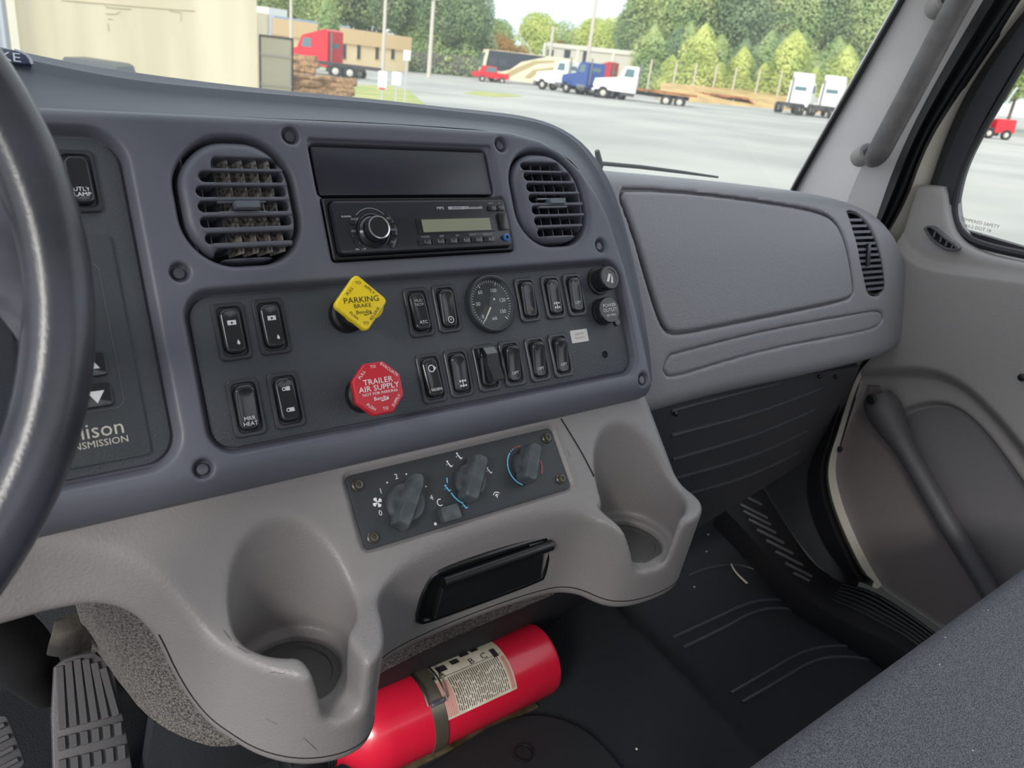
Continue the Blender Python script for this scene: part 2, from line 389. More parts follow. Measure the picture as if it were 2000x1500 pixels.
# ------------------------------------------------------------------ cab: lower console with cup holders
FCX = [(-.3, .53), (.02, .519), (.05, .513), (.08, .503), (.1, .49), (.114, .47), (.124, .452), (.134, .437), (.145, .416), (.160, .398), (.178, .385), (.2, .378), (.218, .379), (.232, .389), (.242, .408), (.25, .435), (.264, .449), (.29, .4585), (.35, .463), (.42, .462), (.47, .457), (.488, .45), (.5, .437), (.506, .42), (.516, .407), (.535, .398), (.565, .394), (.595, .395), (.616, .404), (.630, .42), (.637, .45), (.66, .55)]
ZBX = [(-.3, 1.752), (.0, 1.755), (.046, 1.759), (.068, 1.759), (.086, 1.749), (.096, 1.733), (.102, 1.716), (.108, 1.69), (.118, 1.662), (.132, 1.646), (.16, 1.643), (.25, 1.642), (.6, 1.64), (.66, 1.64)]
def build_console():
    h = .0026; ax, (x, y, z) = grid((-.2, .37, 1.612), (.648, .585, 1.838), h)
    xs = ax[0]
    def curve(c):
        q = smoothline(c, 400, 3); return np.interp(xs, q[:, 0], q[:, 1])[:, None, None]
    fc = curve(FCX); zb = curve(ZBX); g = np.gradient(fc[:, 0, 0], h)[:, None, None]
    zt = 1.8221 + (y - .5185) * (math.cos(R(42)) / math.sin(R(42))); d1 = (z - zt) * math.sin(R(42))
    d2 = (z - (1.7455 + .05 * (y - .405)))
    top = smin(d1, d2, .012)
    front = (fc + .10 * np.maximum(1.74 - z, 0) - y) / np.sqrt(1 + np.minimum(g * g, 6))
    D = smax(top, front, .007); D = smax(D, (zb - z), .012); D = smax(D, x - .637, .02)
    for cx, cy, r, nx in ((.189, .4525, .0445, .199), (.567, .4535, .0485, .547)):
        rr = np.sqrt((x - cx) ** 2 + (y - cy) ** 2)
        cone = (rr - (r + .035 * np.maximum(z - 1.692, 0)))
        well = smax(cone, 1.692 - z, .006); well = smin(well, np.maximum(rr - .0365, 1.684 - z), .002)
        D = smax(D, -well, .005)
        nw, ns = (.0125, .1) if cx < .3 else (.017, .26)
        no = smax(smax(np.abs(x - nx + .12 * (z - 1.7)) - nw - ns * np.maximum(z - 1.69, 0), 1.6915 - z, .012), y - cy, .002)
        D = smax(D, -no, .007)
    # seat for the climate panel
    uu = x - LP.p[0]; vv = (y - LP.p[1]) * LP.v[1] + (z - LP.p[2]) * LP.v[2]; ww = (y - LP.p[1]) * LP.n[1] + (z - LP.p[2]) * LP.n[2]
    D = smax(D, -smax(sd_rr(uu, vv, .0085, -.040, .1155, .0335, .006) - .3 * (ww + .005), -(ww + .005), .001), .003)
    return nmesh('shell', D, ax, 1)
console = thing('lower_console', 'mid grey lower dashboard console with two moulded cup holders', 'console', T(.36, .46, 1.62))
def world_child(name, me, m, par):
    o = obj(name, me, m); o.parent = par; o.matrix_parent_inverse = par.matrix_world.inverted(); return o
csh = world_child('shell', build_console(), 'console', console)
chit = caster(csh)
for cx, cy in ((.189, .4525), (.567, .4535)):
    c = world_child('cup_liner', mesh(*lathe([(.036, 1.686), (.030, 1.6862), (.029, 1.6845), (.001, 1.6845)], 40, False, True)), mat('liner', (78, 76, 76), .5), console); c.location = (cx, cy, 0)
_q = smoothline(FCX, 400, 3); _b = smoothline(ZBX, 400, 3); sx_ = np.linspace(.1, .628, 160); szb = np.interp(sx_, _b[:, 0], _b[:, 1]) + .0135
sfc = np.interp(sx_, _q[:, 0], _q[:, 1]) + .10 * (1.74 - szb)
world_child('seam', tube(np.stack([sx_, sfc + .0002, szb], 1), .0007, 6), 'void', console)
for sc_ in ([(525, 1314), (538, 1312), (550, 1316), (560, 1313)], [(518, 1402), (530, 1409), (544, 1415)], [(592, 1440), (606, 1452), (616, 1462), (622, 1466)], [(436, 1230), (444, 1240), (452, 1252)], [(462, 1262), (474, 1270), (486, 1277)], [(1108, 880), (1114, 892)]):
    q_ = [chit(x, y, .0001) for x, y in sc_]
    if all(p is not None for p in q_): world_child('scuff', tube(smoothline(q_, 10), [.0001, .0002, .0003, .0003, .0002, .0003, .0003, .0003, .0002, .0001], 6), 'doordark', console)
# fine parting line beside the climate panel, running down the slope
pl_ = [LP.P(.137, -.002, .0004), LP.P(.148, -.04, .0004), LP.P(.153, -.068, .0004)]
world_child('parting_line', tube(smoothline(pl_, 16), .0006, 6), 'void', console)

# ------------------------------------------------------------------ cab: passenger side of the dashboard
gshell = thing('passenger_dashboard', 'light grey passenger dashboard with wide glove box lid and end vent', 'dashboard', GP.mat())
guv = lambda pts, w=0: [GP.uv(x, y, w) for x, y in pts]
G_OUT = [(-.2, .12)] + guv([(1150, 318), (1400, 343), (1560, 363), (1630, 376), (1690, 396), (1728, 427), (1757, 480), (1778, 545), (1789, 600), (1787, 645), (1768, 685), (1735, 708), (1690, 718), (1600, 736), (1300, 803)]) + [(-.2, -.24)]
G_BOX = guv([(1232, 369), (1300, 369), (1420, 381), (1540, 399), (1610, 413), (1638, 428), (1654, 462), (1668, 520), (1677, 572), (1668, 584), (1560, 606), (1440, 630), (1316, 655), (1297, 645), (1280, 600), (1250, 500), (1226, 400), (1222, 380)])
G_STRIP = guv([(1310, 692), (1400, 668), (1500, 644), (1600, 625), (1700, 610), (1735, 606), (1749, 616), (1746, 632), (1720, 646), (1600, 664), (1500, 684), (1400, 712), (1320, 738), (1300, 735), (1295, 715)])
G_VENT = guv([(1670, 412), (1686, 410), (1706, 426), (1724, 455), (1738, 495), (1746, 540), (1747, 566), (1736, 578), (1718, 579), (1707, 568), (1700, 540), (1688, 490), (1676, 440)])
G_OUT = [(a + .066 * min(max((a - .35) / .22, 0), 1.1), b) for a, b in G_OUT]
def gcurve(u, v): return -1.6 * np.maximum(v + .01, 0) ** 2 - .25 * np.maximum(u - .3, 0) ** 2 - .5 * np.maximum(-v - .1, 0) ** 2
def build_glove():
    h = .003; ax, (u, v, w) = grid((-.12, -.27, -.11), (.76, .125, .006), h)
    U = (u + 0 * v)[..., 0]; V = (v + 0 * u)[..., 0]
    o2 = smoothline(G_OUT, 90, 2)
    d2 = sd_poly(U, V, o2)[..., None]; ww = w - gcurve(u, v)
    D = extr(d2, ww, -.3, 0, .026)
    D = smax(D, -smax(sd_poly(U, V, smoothline(G_BOX + [G_BOX[0]], 90, 2))[..., None] - .0015, -(ww + .010), .001), .002)
    D = smax(D, -smax(sd_poly(U, V, smoothline(G_STRIP + [G_STRIP[0]], 90, 2))[..., None], -(ww + .007), .001), .0025)
    D = smax(D, -smax(sd_poly(U, V, smoothline(G_VENT + [G_VENT[0]], 60, 2))[..., None], -(ww + .03), .001), .005)
    A = nmesh('shell', D, ax, 1)
    h = .0025; ax, (u, v, w) = grid((-.06, -.14, -.03), (.5, .11, .004), h); U = (u + 0 * v)[..., 0]; V = (v + 0 * u)[..., 0]; ww = w - gcurve(u, v)
    D = extr(sd_poly(U, V, smoothline(G_BOX + [G_BOX[0]], 90, 2))[..., None] + .0022, ww, -.009, .0012, .0035)
    B = nmesh('glove_box_lid', D, ax, 1)
    ax, (u, v, w) = grid((.02, -.2, -.03), (.62, -.02, .004), h); U = (u + 0 * v)[..., 0]; V = (v + 0 * u)[..., 0]; ww = w - gcurve(u, v)
    D = extr(sd_poly(U, V, smoothline(G_STRIP + [G_STRIP[0]], 90, 2))[..., None] + .0012, ww, -.012, -.0012, .003)
    return A, B, nmesh('trim_strip', D, ax, 1)
ga, gb, gs_ = build_glove(); obj('shell', ga, 'glove', gshell); obj('glove_box_lid', gb, 'glove', gshell); obj('trim_strip', gs_, 'glove', gshell)
# flat dash top running to the windscreen
obj('dash_top', thick([[(-.6, .70, 2.045), (.3, .70, 2.045), (.62, .70, 2.0), (.9, .685, 1.985), (1.2, .66, 1.95), (1.31, .645, 1.91)], [(-.6, .9, 2.0), (.3, .9, 2.0), (.62, .9, 1.96), (.9, .885, 1.935), (1.2, .86, 1.90), (1.345, .84, 1.86)]], 20, V3(0, 0, -.03)), 'hood', gshell, GP.mat().inverted())
# ------------------------------------------------------------------ knee panel under the passenger dashboard
_kn = V3(0, -.35, -.10); _kn /= np.linalg.norm(_kn); KP0 = V3(.9, .60, 1.76)
kp = lambda x, y, d=0: onpl(x, y, KP0 + _kn * d, _kn)
knee = thing('knee_panel', 'dark ribbed knee panel under the glove box', 'panel', T(*kp(1450, 880)))
kpoly = [kp(*p) for p in [(1270, 800), (1450, 752), (1680, 715), (1650, 790), (1622, 855), (1585, 893), (1500, 948), (1420, 996), (1345, 1042), (1290, 1080)]]
kc = np.mean(kpoly, 0); nk = len(kpoly)
world_child('board', ([tuple(p) for p in kpoly] + [tuple(p - _kn * .012) for p in kpoly], [tuple(range(nk))[::-1], tuple(range(nk, 2 * nk))] + [(i, (i + 1) % nk, (i + 1) % nk + nk, i + nk) for i in range(nk)]), 'knee', knee)
for l in [[(1310, 850), (1480, 806), (1605, 757)], [(1312, 897), (1470, 852), (1590, 800)], [(1318, 934), (1470, 892), (1575, 842)], [(1330, 968), (1460, 932), (1560, 883)], [(1310, 802), (1400, 778), (1520, 748)]]:
    world_child('rib', tube(smoothline([kp(*p) for p in l], 14), .0035, 8), 'knee', knee)
kf = Fr(kp(1420, 962), kp(1475, 940) - kp(1365, 984), V3(0, .2, 1)); kf = Fr(kf.p, kf.h, np.cross(-_kn, kf.h))
o = txt('FREIGHTLINER', .013, MATS['knee'], knee, sx=1.3, name='embossed_lettering'); o.matrix_parent_inverse = knee.matrix_world.inverted(); o.matrix_local = Matrix.Identity(4)
_m = Fr(kp(1420, 962, -.0005), kf.h, V3(0, 0, 1)); o.parent = knee; o.matrix_world = _m.mat()
for p in ((1318, 808), (1600, 735), (1632, 736)): world_child('clip', mesh(*lathe([(.004, 0), (.004, .003), (.002, .004)], 10)), 'black', knee).matrix_world = Fr(kp(*p, .003), (1, 0, 0), (0, .3, 1)).mat()

# ------------------------------------------------------------------ windscreen, pillar, door
def onW(x, y): return onpl(x, y, V3(0, .86, 2.0), V3(0, 1, .45) / np.linalg.norm([0, 1, .45]))
win = thing('window_1', 'clear windscreen above the dashboard', None, T(.4, .86, 2.0), kind='structure'); 
wy = lambda z: .86 - .45 * (z - 2.0)
world_child('pane', thick([[(-1.0, wy(1.86), 1.86), (1.36, wy(1.86), 1.86)], [(-1.0, wy(2.72), 2.72), (1.28, wy(2.72), 2.72)]], 2, V3(0, .005, 0), False), 'dustyglass', win)
PL = [(1540, 400), (1560, 358), (1600, 288), (1665, 175), (1765, 0), (1830, -115)]
PR = [(1700, 470), (1728, 388), (1743, 336), (1772, 273), (1825, 168), (1902, 35), (1985, -105)]
P0 = [onW(x, y) for x, y in PL]; P1 = [onX(x, y, 1.345) for x, y in PR]
Pm = [onX(x, y, 1.325) for x, y in [(1640, 440), (1662, 370), (1690, 310), (1730, 230), (1782, 135), (1858, 0), (1930, -115)]]
pillar = thing('trim_1', 'light grey plastic trim on the passenger windscreen pillar', None, T(1.33, .8, 2.0), kind='structure')
world_child('cover', thick([P0, Pm, P1], 30, V3(.012, .02, 0)), 'pillar', pillar)
world_child('windscreen_seal', tube(smoothline([onW(x - 4, y) for x, y in PL], 30), .0055, 8), 'seal', pillar)
W2 = [(1700, 500), (1758, 420), (1779, 332), (1818, 252), (1895, 140), (1975, 17), (2060, -100)]
W3 = [(1770, 480), (1814, 371), (1835, 308), (1860, 224), (1930, 105), (2000, 21), (2090, -80)]
W4 = [(1862, 420), (1863, 393), (1881, 322), (1923, 245), (2000, 115), (2070, 10), (2110, -50)]
ws = thing('trim_2', 'black rubber weatherstrip around the passenger door opening', None, T(1.36, .6, 2.0), kind='structure')
mid = lambda A, B, t: [(a[0] * (1 - t) + b[0] * t, a[1] * (1 - t) + b[1] * t) for a, b in zip(A, B)]
PRr = resample(PR, 7); W2r = resample(W2, 7)
world_child('seal_strip', thick([[onX(x - 14, y, 1.362) for x, y in PRr], [onX(x - 4, y, 1.345) for x, y in PRr], [onX(x, y, 1.33) for x, y in mid(PRr, W2r, .3)], [onX(x, y, 1.345) for x, y in mid(PRr, W2r, .5)], [onX(x, y, 1.335) for x, y in mid(PRr, W2r, .72)], [onX(x, y, 1.372) for x, y in W2r]], 30, V3(.02, 0, 0)), 'seal', ws)
# door: painted jamb, black window frame, glass, moulded trim
DF = Fr((DX, 0, 0), (0, -1, 0), (0, 0, 1))
door = thing('door_1', 'passenger door with grey moulded trim and side window', None, T(DX, .45, 1.3), kind='structure')
W3r = resample(W3, 7); W4r = resample(W4, 7)
world_child('painted_frame', thick([[onX(x, y, 1.372) for x, y in W2r], [onX(x, y, 1.386) for x, y in mid(W2r, W3r, .5)], [onX(x, y, 1.411) for x, y in W3r]], 30, V3(.02, 0, 0)), 'cream', door)
world_child('window_frame', thick([[onX(x, y, 1.406) for x, y in W3r], [onX(x, y, 1.388) for x, y in mid(W3r, W4r, .25)], [onX(x, y, 1.388) for x, y in mid(W3r, W4r, .85)], [onX(x, y, 1.411) for x, y in W4r]], 30, V3(.02, 0, 0)), 'doorframe', door)
GE = [(2140, -120), (2070, 10), (2000, 115), (1923, 245), (1881, 322), (1864, 393), (1865, 425), (1876, 450), (1900, 470), (1950, 485), (2010, 497), (2150, 525)]
world_child('window_gasket', tube(smoothline([onX(x - 2, y + 2, 1.401) for x, y in GE], 50), .007, 8), 'seal', door)
gl = [onX(x, y, 1.412) for x, y in GE] + [V3(1.412, -.2, 1.9), V3(1.412, -.2, 2.7)]
ng = len(gl)
world_child('pane', ([tuple(p) for p in gl] + [tuple(p + V3(.004, 0, 0)) for p in gl], [tuple(range(ng)), tuple(range(2 * ng - 1, ng - 1, -1))] + [(i, (i + 1) % ng, (i + 1) % ng + ng, i + ng) for i in range(ng)]), 'glass', door)
duv = lambda pts, w=0: [DF.uv(x, y, w) for x, y in pts]
D_OUT = duv([(1762, 408), (1775, 372), (1779, 362), (1785, 360), (1840, 362), (1851, 364), (1853, 372), (1856, 425), (1872, 465), (1920, 495), (2010, 514), (2260, 560), (2260, 1500), (1900, 1270), (1832, 1218), (1700, 1132), (1655, 1040), (1628, 960), (1619, 915), (1640, 850), (1690, 728), (1735, 520), (1752, 440)])
D_LOW = duv([(1600, 735), (1700, 728), (1790, 722), (1850, 727), (1905, 757), (1960, 812), (2010, 872), (2100, 1000), (2260, 1200), (2260, 1700), (1500, 1700), (1500, 735)])
D_POC = duv([(1742, 830), (1765, 800), (1820, 786), (1862, 790), (1900, 815), (1940, 858), (2010, 955), (2120, 1120), (2160, 1500), (2110, 1480), (1930, 1150), (1800, 930)])
D_LED = duv([(1700, 300), (1762, 400), (1766, 440), (1778, 482), (1812, 511), (1862, 522), (2010, 540), (2260, 580), (2260, 300)])
def build_door():
    h = .0035; ax, (u, v, w) = grid((-.64, 1.16, -.05), (-.02, 2.075, .055), h); U = (u + 0 * v)[..., 0]; V = (v + 0 * u)[..., 0]
    o2 = sd_poly(U, V, smoothline(D_OUT + [D_OUT[0]], 160, 1))
    low = sd_poly(U, V, smoothline(D_LOW + [D_LOW[0]], 120, 2)); poc = sd_poly(U, V, smoothline(D_POC + [D_POC[0]], 120, 2))
    ss = lambda d, a: (lambda t: t * t * (3 - 2 * t))(np.clip(d / a + .5, 0, 1))
    top = .038 * ss(low, .03) + .012 * (1 - ss(low, .03)) - .022 * (1 - ss(poc, .016))
    led = sd_poly(U, V, smoothline(D_LED + [D_LED[0]], 120, 2)); top = top - .013 * (1 - ss(led, .016))
    D = extr(o2[..., None], w - top[..., None], -.2, 0, .010)
    A = nmesh('door_trim', D, ax, 2)
    D = extr(poc[..., None] + .006, w + .008, -.02, 0, .003); return A, nmesh('map_pocket', D, ax, 1)
dt_, mp_ = build_door(); obj('door_trim', dt_, 'doorgrey', door, door.matrix_world.inverted() @ DF.mat()); obj('map_pocket', mp_, mat('pocket', (112, 109, 112), .55, bump=.25, bscale=500), door, door.matrix_world.inverted() @ DF.mat())
fl = [onX(x, y, DX - .016) for x, y in [(1692, 752), (1672, 800), (1650, 850), (1626, 915), (1640, 980), (1664, 1045), (1704, 1126), (1770, 1170), (1835, 1214), (1862, 1232)]]
fr_ = [onX(x, y, DX - .028) for x, y in [(1712, 756), (1722, 800), (1750, 850), (1780, 905), (1810, 960), (1840, 1015), (1866, 1062), (1890, 1105), (1912, 1150), (1930, 1190)]]
fm = [(a + b) / 2 + V3(-.006, 0, 0) for a, b in zip(fl, fr_)]
world_child('map_pocket_flap', thick([fl, fm, fr_], 30, V3(.018, 0, 0)), mat('flap', (124, 116, 116), .5, bump=.2, bscale=500), door)
gpth = smoothline([onX(x, y, DX - .04) for x, y in [(1712, 772), (1728, 805), (1752, 850), (1785, 905), (1825, 975), (1865, 1045), (1905, 1110), (1935, 1160), (1965, 1210)]], 30)
grad_ = np.interp(np.linspace(0, 1, 30), [0, .05, .12, .25, 1], [.024, .033, .029, .018, .0165])
g_ = world_child('pull_handle', tube(gpth, list(grad_), 14), 'doordark', door)
o = obj('screw', mesh(*lathe([(.009, 0), (.009, .002), (.006, .003), (.005, .001)], 16)), 'black', g_); o.parent = g_; o.matrix_world = Fr(onX(1702, 780, DX - .073), (0, -1, 0), (0, 0, 1)).mat()
# defrost outlet in the door
dvp = duv([(1806, 446), (1815, 439), (1828, 443), (1848, 462), (1872, 479), (1876, 487), (1868, 491), (1846, 488), (1820, 470)], .03)
cxy = np.mean(dvp, 0); dv = smoothline(dvp + [dvp[0]], 40, 2)[:-1]; dv = [tuple(p) for p in dv][::-1]
if sum(a[0] * b[1] - a[1] * b[0] for a, b in zip(dv, dv[1:] + dv[:1])) < 0: dv = dv[::-1]
dof = thing('door_defrost_vent', 'small curved black defrost outlet on the door below the window', 'vent', DF.mat(*cxy, .030))
dv0 = [(p[0] - cxy[0], p[1] - cxy[1]) for p in dv]
obj('frame', ringplate(dv0, inset(dv0, .004), -.012, .006, .001), 'doordark', dof)
obj('recess', plate(inset(dv0, .003), -.01, -.001, 0), 'void', dof)
for t in (.25, .45, .63, .8):
    q = np.array(DF.uv(1812 + t * 62, 446 + t * 43, .03)) - cxy
    obj('fin', box(.003, .012, .006, (*q, .001)), 'doordark', dof)
# small etched marks on the side glass
gm = Fr(onX(1912, 440, 1.4115), (0, -1, 0), (0, 0, 1)); 
for i, s in enumerate(('TEMPERED SAFETY', 'AS-2 DOT 18', 'M 102')): 
    o = txt(s, .0075, mat('etch', (120, 122, 120), .6), None, name='etched_lettering'); o.parent = door; o.matrix_world = gm.mat(0, .004 - i * .009, .0004)
sn = obj('screw', mesh(*lathe([(.006, 0), (.006, .003), (.004, .004)], 14)), 'black', door); sn.matrix_world = Fr(onX(1997, 737, DX - .04), (0, -1, 0), (0, 0, 1)).mat()
for p in ((1640, 877),): o = obj('screw', sn.data, 'black', door); o.matrix_world = Fr(onX(*p, DX - .018), (0, -1, 0), (0, 0, 1)).mat()
# body side between the dash and the door, seen below the dashboard
side = thing('trim_3', 'dark door post trim with a strip of white bodywork below the dashboard', None, T(1.36, .6, 1.3), kind='structure')
SA = [(1690, 690), (1645, 740), (1608, 850), (1582, 900), (1573, 955), (1588, 1020), (1620, 1085), (1662, 1132)]
SM = [(1690, 700), (1655, 740), (1622, 850), (1600, 915), (1606, 975), (1632, 1045), (1670, 1125), (1690, 1140)]
SB = [(1700, 700), (1666, 740), (1633, 855), (1617, 915), (1628, 975), (1655, 1045), (1690, 1115), (1712, 1150)]
world_child('post_trim', thick([[onX(x, y, 1.34) for x, y in SA], [onX(x, y, 1.318) for x, y in SM], [onX(x, y, 1.352) for x, y in mid(SM, SB, .6)]], 30, V3(.02, 0, 0)), 'rubber', side)
world_child('painted_edge', thick([[onX(x, y, 1.352) for x, y in mid(SM, SB, .5)], [onX(x, y, 1.352) for x, y in [(x + 1, y) for x, y in SB]]], 30, V3(.02, 0, 0)), 'cream', side)
world_child('kick_panel', thick([[onX(x, y, 1.335) for x, y in [(1480, 930), (1520, 1000), (1560, 1060), (1610, 1120), (1665, 1150)]], [onX(x, y, 1.352) for x, y in [(1640, 720), (1600, 880), (1582, 960), (1620, 1080), (1668, 1140)]]], 24, V3(.02, 0, 0)), 'rubber', side)
# grab handle on the pillar
hp = smoothline([onX(x, y, 1.305) for x, y in [(1702, 318)]] + [onX(x, y, 1.285) for x, y in [(1712, 305), (1735, 262), (1790, 160), (1850, 45), (1885, -20), (1930, -105)]], 30)
gh = thing('grab_handle', 'dark grey moulded grab handle on the windscreen pillar', 'handle', T(*hp[0]))
world_child('bar', tube(hp, list(np.interp(np.linspace(0, 1, 30), [0, .04, .1, 1], [.010, .016, .019, .019])), 14, flat=.85), 'handle', gh)
for p in ((1694, 298), (1846, 0)):
    q = onX(*p, 1.295); f_ = Fr(q, CM[:, 0], -CM[:, 1])
    b_ = world_child('mounting_boss', mesh(*lathe([(.016, -.03), (.016, .001), (.014, .003), (.011, .003)], 20)), 'doorgrey', gh); b_.matrix_world = f_.mat()
    o = obj('screw', mesh(*lathe([(.0085, .001), (.0085, .006), (.006, .007), (.004, .004)], 12)), 'screwdark', b_)
# ------------------------------------------------------------------ floor
EA = onZ(1250, 1215, 1.30); EB = onZ(1525, 1490, 1.30); ed = (EB - EA)[:2]; ed /= np.linalg.norm(ed); en = np.array([-ed[1], ed[0]]); en = en if en[0] > 0 else -en
def zfloor(x, y):
    s = (x - EA[0]) * en[0] + (y - EA[1]) * en[1]; t = np.clip(s / .03 + .5, 0, 1); t = t * t * (3 - 2 * t)
    z = 1.30 - .058 * t
    z = z + .55 * np.maximum(y - .80, 0) * (x > .3) + .9 * np.maximum(y - 1.0, 0)
    return z
gx, gy = np.meshgrid(np.linspace(-.5, 1.36, 160), np.linspace(-.6, 1.25, 160), indexing='ij')
gv = np.stack([gx, gy, zfloor(gx, gy)], -1).reshape(-1, 3); gf = [(i * 160 + j, (i + 1) * 160 + j, (i + 1) * 160 + j + 1, i * 160 + j + 1) for i in range(159) for j in range(159)]
floor = obj('floor', mesh([tuple(p) for p in gv], gf, angle=0), 'mat'); tag(floor, 'black moulded rubber floor mat of the cab', None, kind='structure')
def onfloor(x, y, d=.001):
    z = 1.27
    for _ in range(12): p = onZ(x, y, z); z = float(zfloor(p[0], p[1])) + d
    return onZ(x, y, z)
for l in [[(1345, 1125), (1375, 1112), (1412, 1104), (1450, 1103), (1494, 1120)], [(1315, 1245), (1400, 1207), (1455, 1180), (1500, 1170), (1560, 1176)], [(1335, 1265), (1420, 1225), (1465, 1197), (1520, 1184), (1600, 1203)], [(1428, 1354), (1500, 1312), (1560, 1275), (1620, 1260), (1680, 1264)], [(1450, 1372), (1530, 1325), (1590, 1288), (1650, 1280), (1735, 1296)]]:
    tag(obj('mat_ridge', tube(smoothline([onfloor(x, y, 0) for x, y in l], 24), .0028, 8), mat('ridgehighlight', (66, 68, 74), .4), floor))  # ridges coloured paler than the mat, painting in faint highlights
# access cover on the tunnel with a finger hole
cov = [onZ(x, y, 1.304) for x, y in [(800, 1530), (860, 1490), (930, 1440), (1000, 1407), (1060, 1402), (1120, 1420), (1170, 1455), (1230, 1530), (1300, 1620), (800, 1620)]]
cov = smoothline(cov + [cov[0]], 50, 2)[:-1]
cover = tag(obj('access_cover', ([tuple(p) for p in cov] + [tuple(p + V3(0, 0, .006)) for p in cov], [tuple(range(49, 49)) or tuple(range(len(cov) * 2 - 1, len(cov) - 1, -1))] + [(i, (i + 1) % len(cov), (i + 1) % len(cov) + len(cov), i + len(cov)) for i in range(len(cov))]), 'rubber', None), 'black rubber access cover with a round hole beside the fire extinguisher', 'cover')
o = obj('finger_hole', mesh(*lathe([(.011, .0), (.012, .0035), (.0145, .0035), (.0145, 0)], 24, False, False)), 'black', cover, T(*onZ(1022, 1472, 1.309)))
obj('hole_floor', mesh(*lathe([(.011, .0), (.011, .0006)], 24)), 'void', cover, T(*onZ(1022, 1472, 1.3105)))
# sill plate and ramp with tread ridges
sill = thing('sill_plate', 'black ribbed plastic sill plate along the passenger door opening', 'sill plate', T(1.28, .45, 1.28))
SL = [onX(1405, 985, 1.235), onX(1440, 1020, 1.235), onX(1500, 1085, 1.236), onX(1560, 1150, 1.238), onX(1604, 1190, 1.24), onX(1680, 1228, 1.245), onX(1755, 1262, 1.25), onX(1800, 1300, 1.25), onX(1900, 1390, 1.25)]
SR = [onX(1475, 925, 1.335), onX(1510, 985, 1.335), onX(1548, 1045, 1.336), onX(1590, 1105, 1.337), onX(1650, 1140, 1.34), onX(1705, 1152, 1.345), onX(1780, 1200, 1.35), onX(1840, 1245, 1.35), onX(1960, 1330, 1.35)]
SL2 = [p + V3(-.004, 0, -.03) for p in SL]
world_child('tread', thick([SL2, SL, [a * .6 + b * .4 + V3(0, 0, .004) for a, b in zip(SL, SR)], SR], 40, V3(0, 0, -.02)), 'sill', sill)
trd = [o for o in sill.children if o.name.startswith('tread')][0]; thit = caster(trd)
for i in range(9):
    a = np.array([(1456, 970), (1446, 985), (1452, 998), (1462, 1014), (1478, 1034), (1496, 1055), (1514, 1077), (1533, 1100), (1549, 1119)][i]); b = a + np.array([52, 27]) * (.6 if i in (0, 8) else 1)
    q_ = [thit(*(a + (b - a) * t), .001) for t in (0, .25, .5, .75, 1)]
    if all(p is not None for p in q_): world_child('tread_rib', tube(q_, .0032, 8), mat('ribglint', (76, 76, 79), .3), sill)  # ramp ribs paler than the black sill, glints painted into their colour
SLs = smoothline(SL[4:], 24); SRs = smoothline(SR[4:], 24)
for k in range(6):
    t = .34 + .11 * k
    world_child('tread_rib', tube(SLs * (1 - t) + SRs * t + V3(0, 0, .004), .0028, 6), 'sill', sill)
for p in ((1606, 1143), (1713, 1166)): o = world_child('screw', mesh(*lathe([(.005, 0), (.005, .003), (.003, .004)], 12)), 'steel' if p[0] < 1650 else 'black', sill); o.location = V3(*onX(*p, 1.30)) - V3(1.28, .45, 1.28) * 0
# carpeted wall under the console
cw = thing('bulkhead_carpet', 'speckled grey carpet lining hanging under the console', 'carpet', T(.4, .68, 1.45))
c0 = [(-.3, .70, 1.80), (.1, .68, 1.8), (.3, .62, 1.8), (.9, .62, 1.8), (1.36, .66, 1.8)]
c1 = [(-.3, .95, 1.50), (.05, .82, 1.50), (.16, .60, 1.55), (.4, .58, 1.55), (1.3, .60, 1.55)]
world_child('carpet_lining', thick([[onF(150, 1185, .74), onF(190, 1180, .68), onF(250, 1185, .62), onF(420, 1180, .575), onF(700, 1150, .56), onF(900, 1090, .555), onF(1150, 1060, .555)],
     [onF(163, 1240, .84), onF(200, 1262, .76), onF(260, 1300, .68), onF(440, 1330, .60), onF(720, 1250, .585), onF(900, 1180, .58), onF(1150, 1100, .575)],
     [onF(175, 1275, .88), onF(225, 1320, .80), onF(300, 1420, .70), onF(470, 1480, .62), onF(725, 1322, .605), onF(880, 1246, .60), onF(1080, 1162, .595)]], 40, V3(0, .02, .005)), 'carpet', cw)
world_child('mat_upstand', thick([[onF(300, 1410, .71), onF(470, 1470, .63), onF(725, 1318, .61), onF(880, 1242, .605), onF(1100, 1150, .60), onF(1350, 1030, .70)], [V3(.12, .74, 1.30), V3(.22, .70, 1.3), V3(.36, .70, 1.3), V3(.5, .70, 1.295), V3(.62, .70, 1.295), V3(1.0, .80, 1.24)]], 30, V3(0, .02, 0)), 'mat', cw)
wfr = obj('wall_front', thick([[(-.6, 1.22, 1.2), (1.36, 1.22, 1.2)], [(-.6, 1.12, 1.72), (1.36, .98, 1.70)]], 2, V3(0, .02, 0), False), 'mat'); tag(wfr, 'dark bulkhead at the front of the footwell', None, kind='structure')

wr = tag(obj('wall_right', thick([[(1.45, .98, 1.15), (1.45, -.6, 1.15)], [(1.45, .86, 1.99), (1.45, -.6, 1.9)]], 2, V3(.02, 0, 0), False), 'doorframe'), 'dark inner body side behind the passenger door', None, kind='structure')

rf = tag(obj('ceiling_unseen', mesh(*box(2.4, 1.15, .05, (.2, -.15, 2.80))), 'pillar'), 'unseen pale cab headliner, added to block light from above', None, kind='structure')  # roof out of view, added and sized to hold back top light

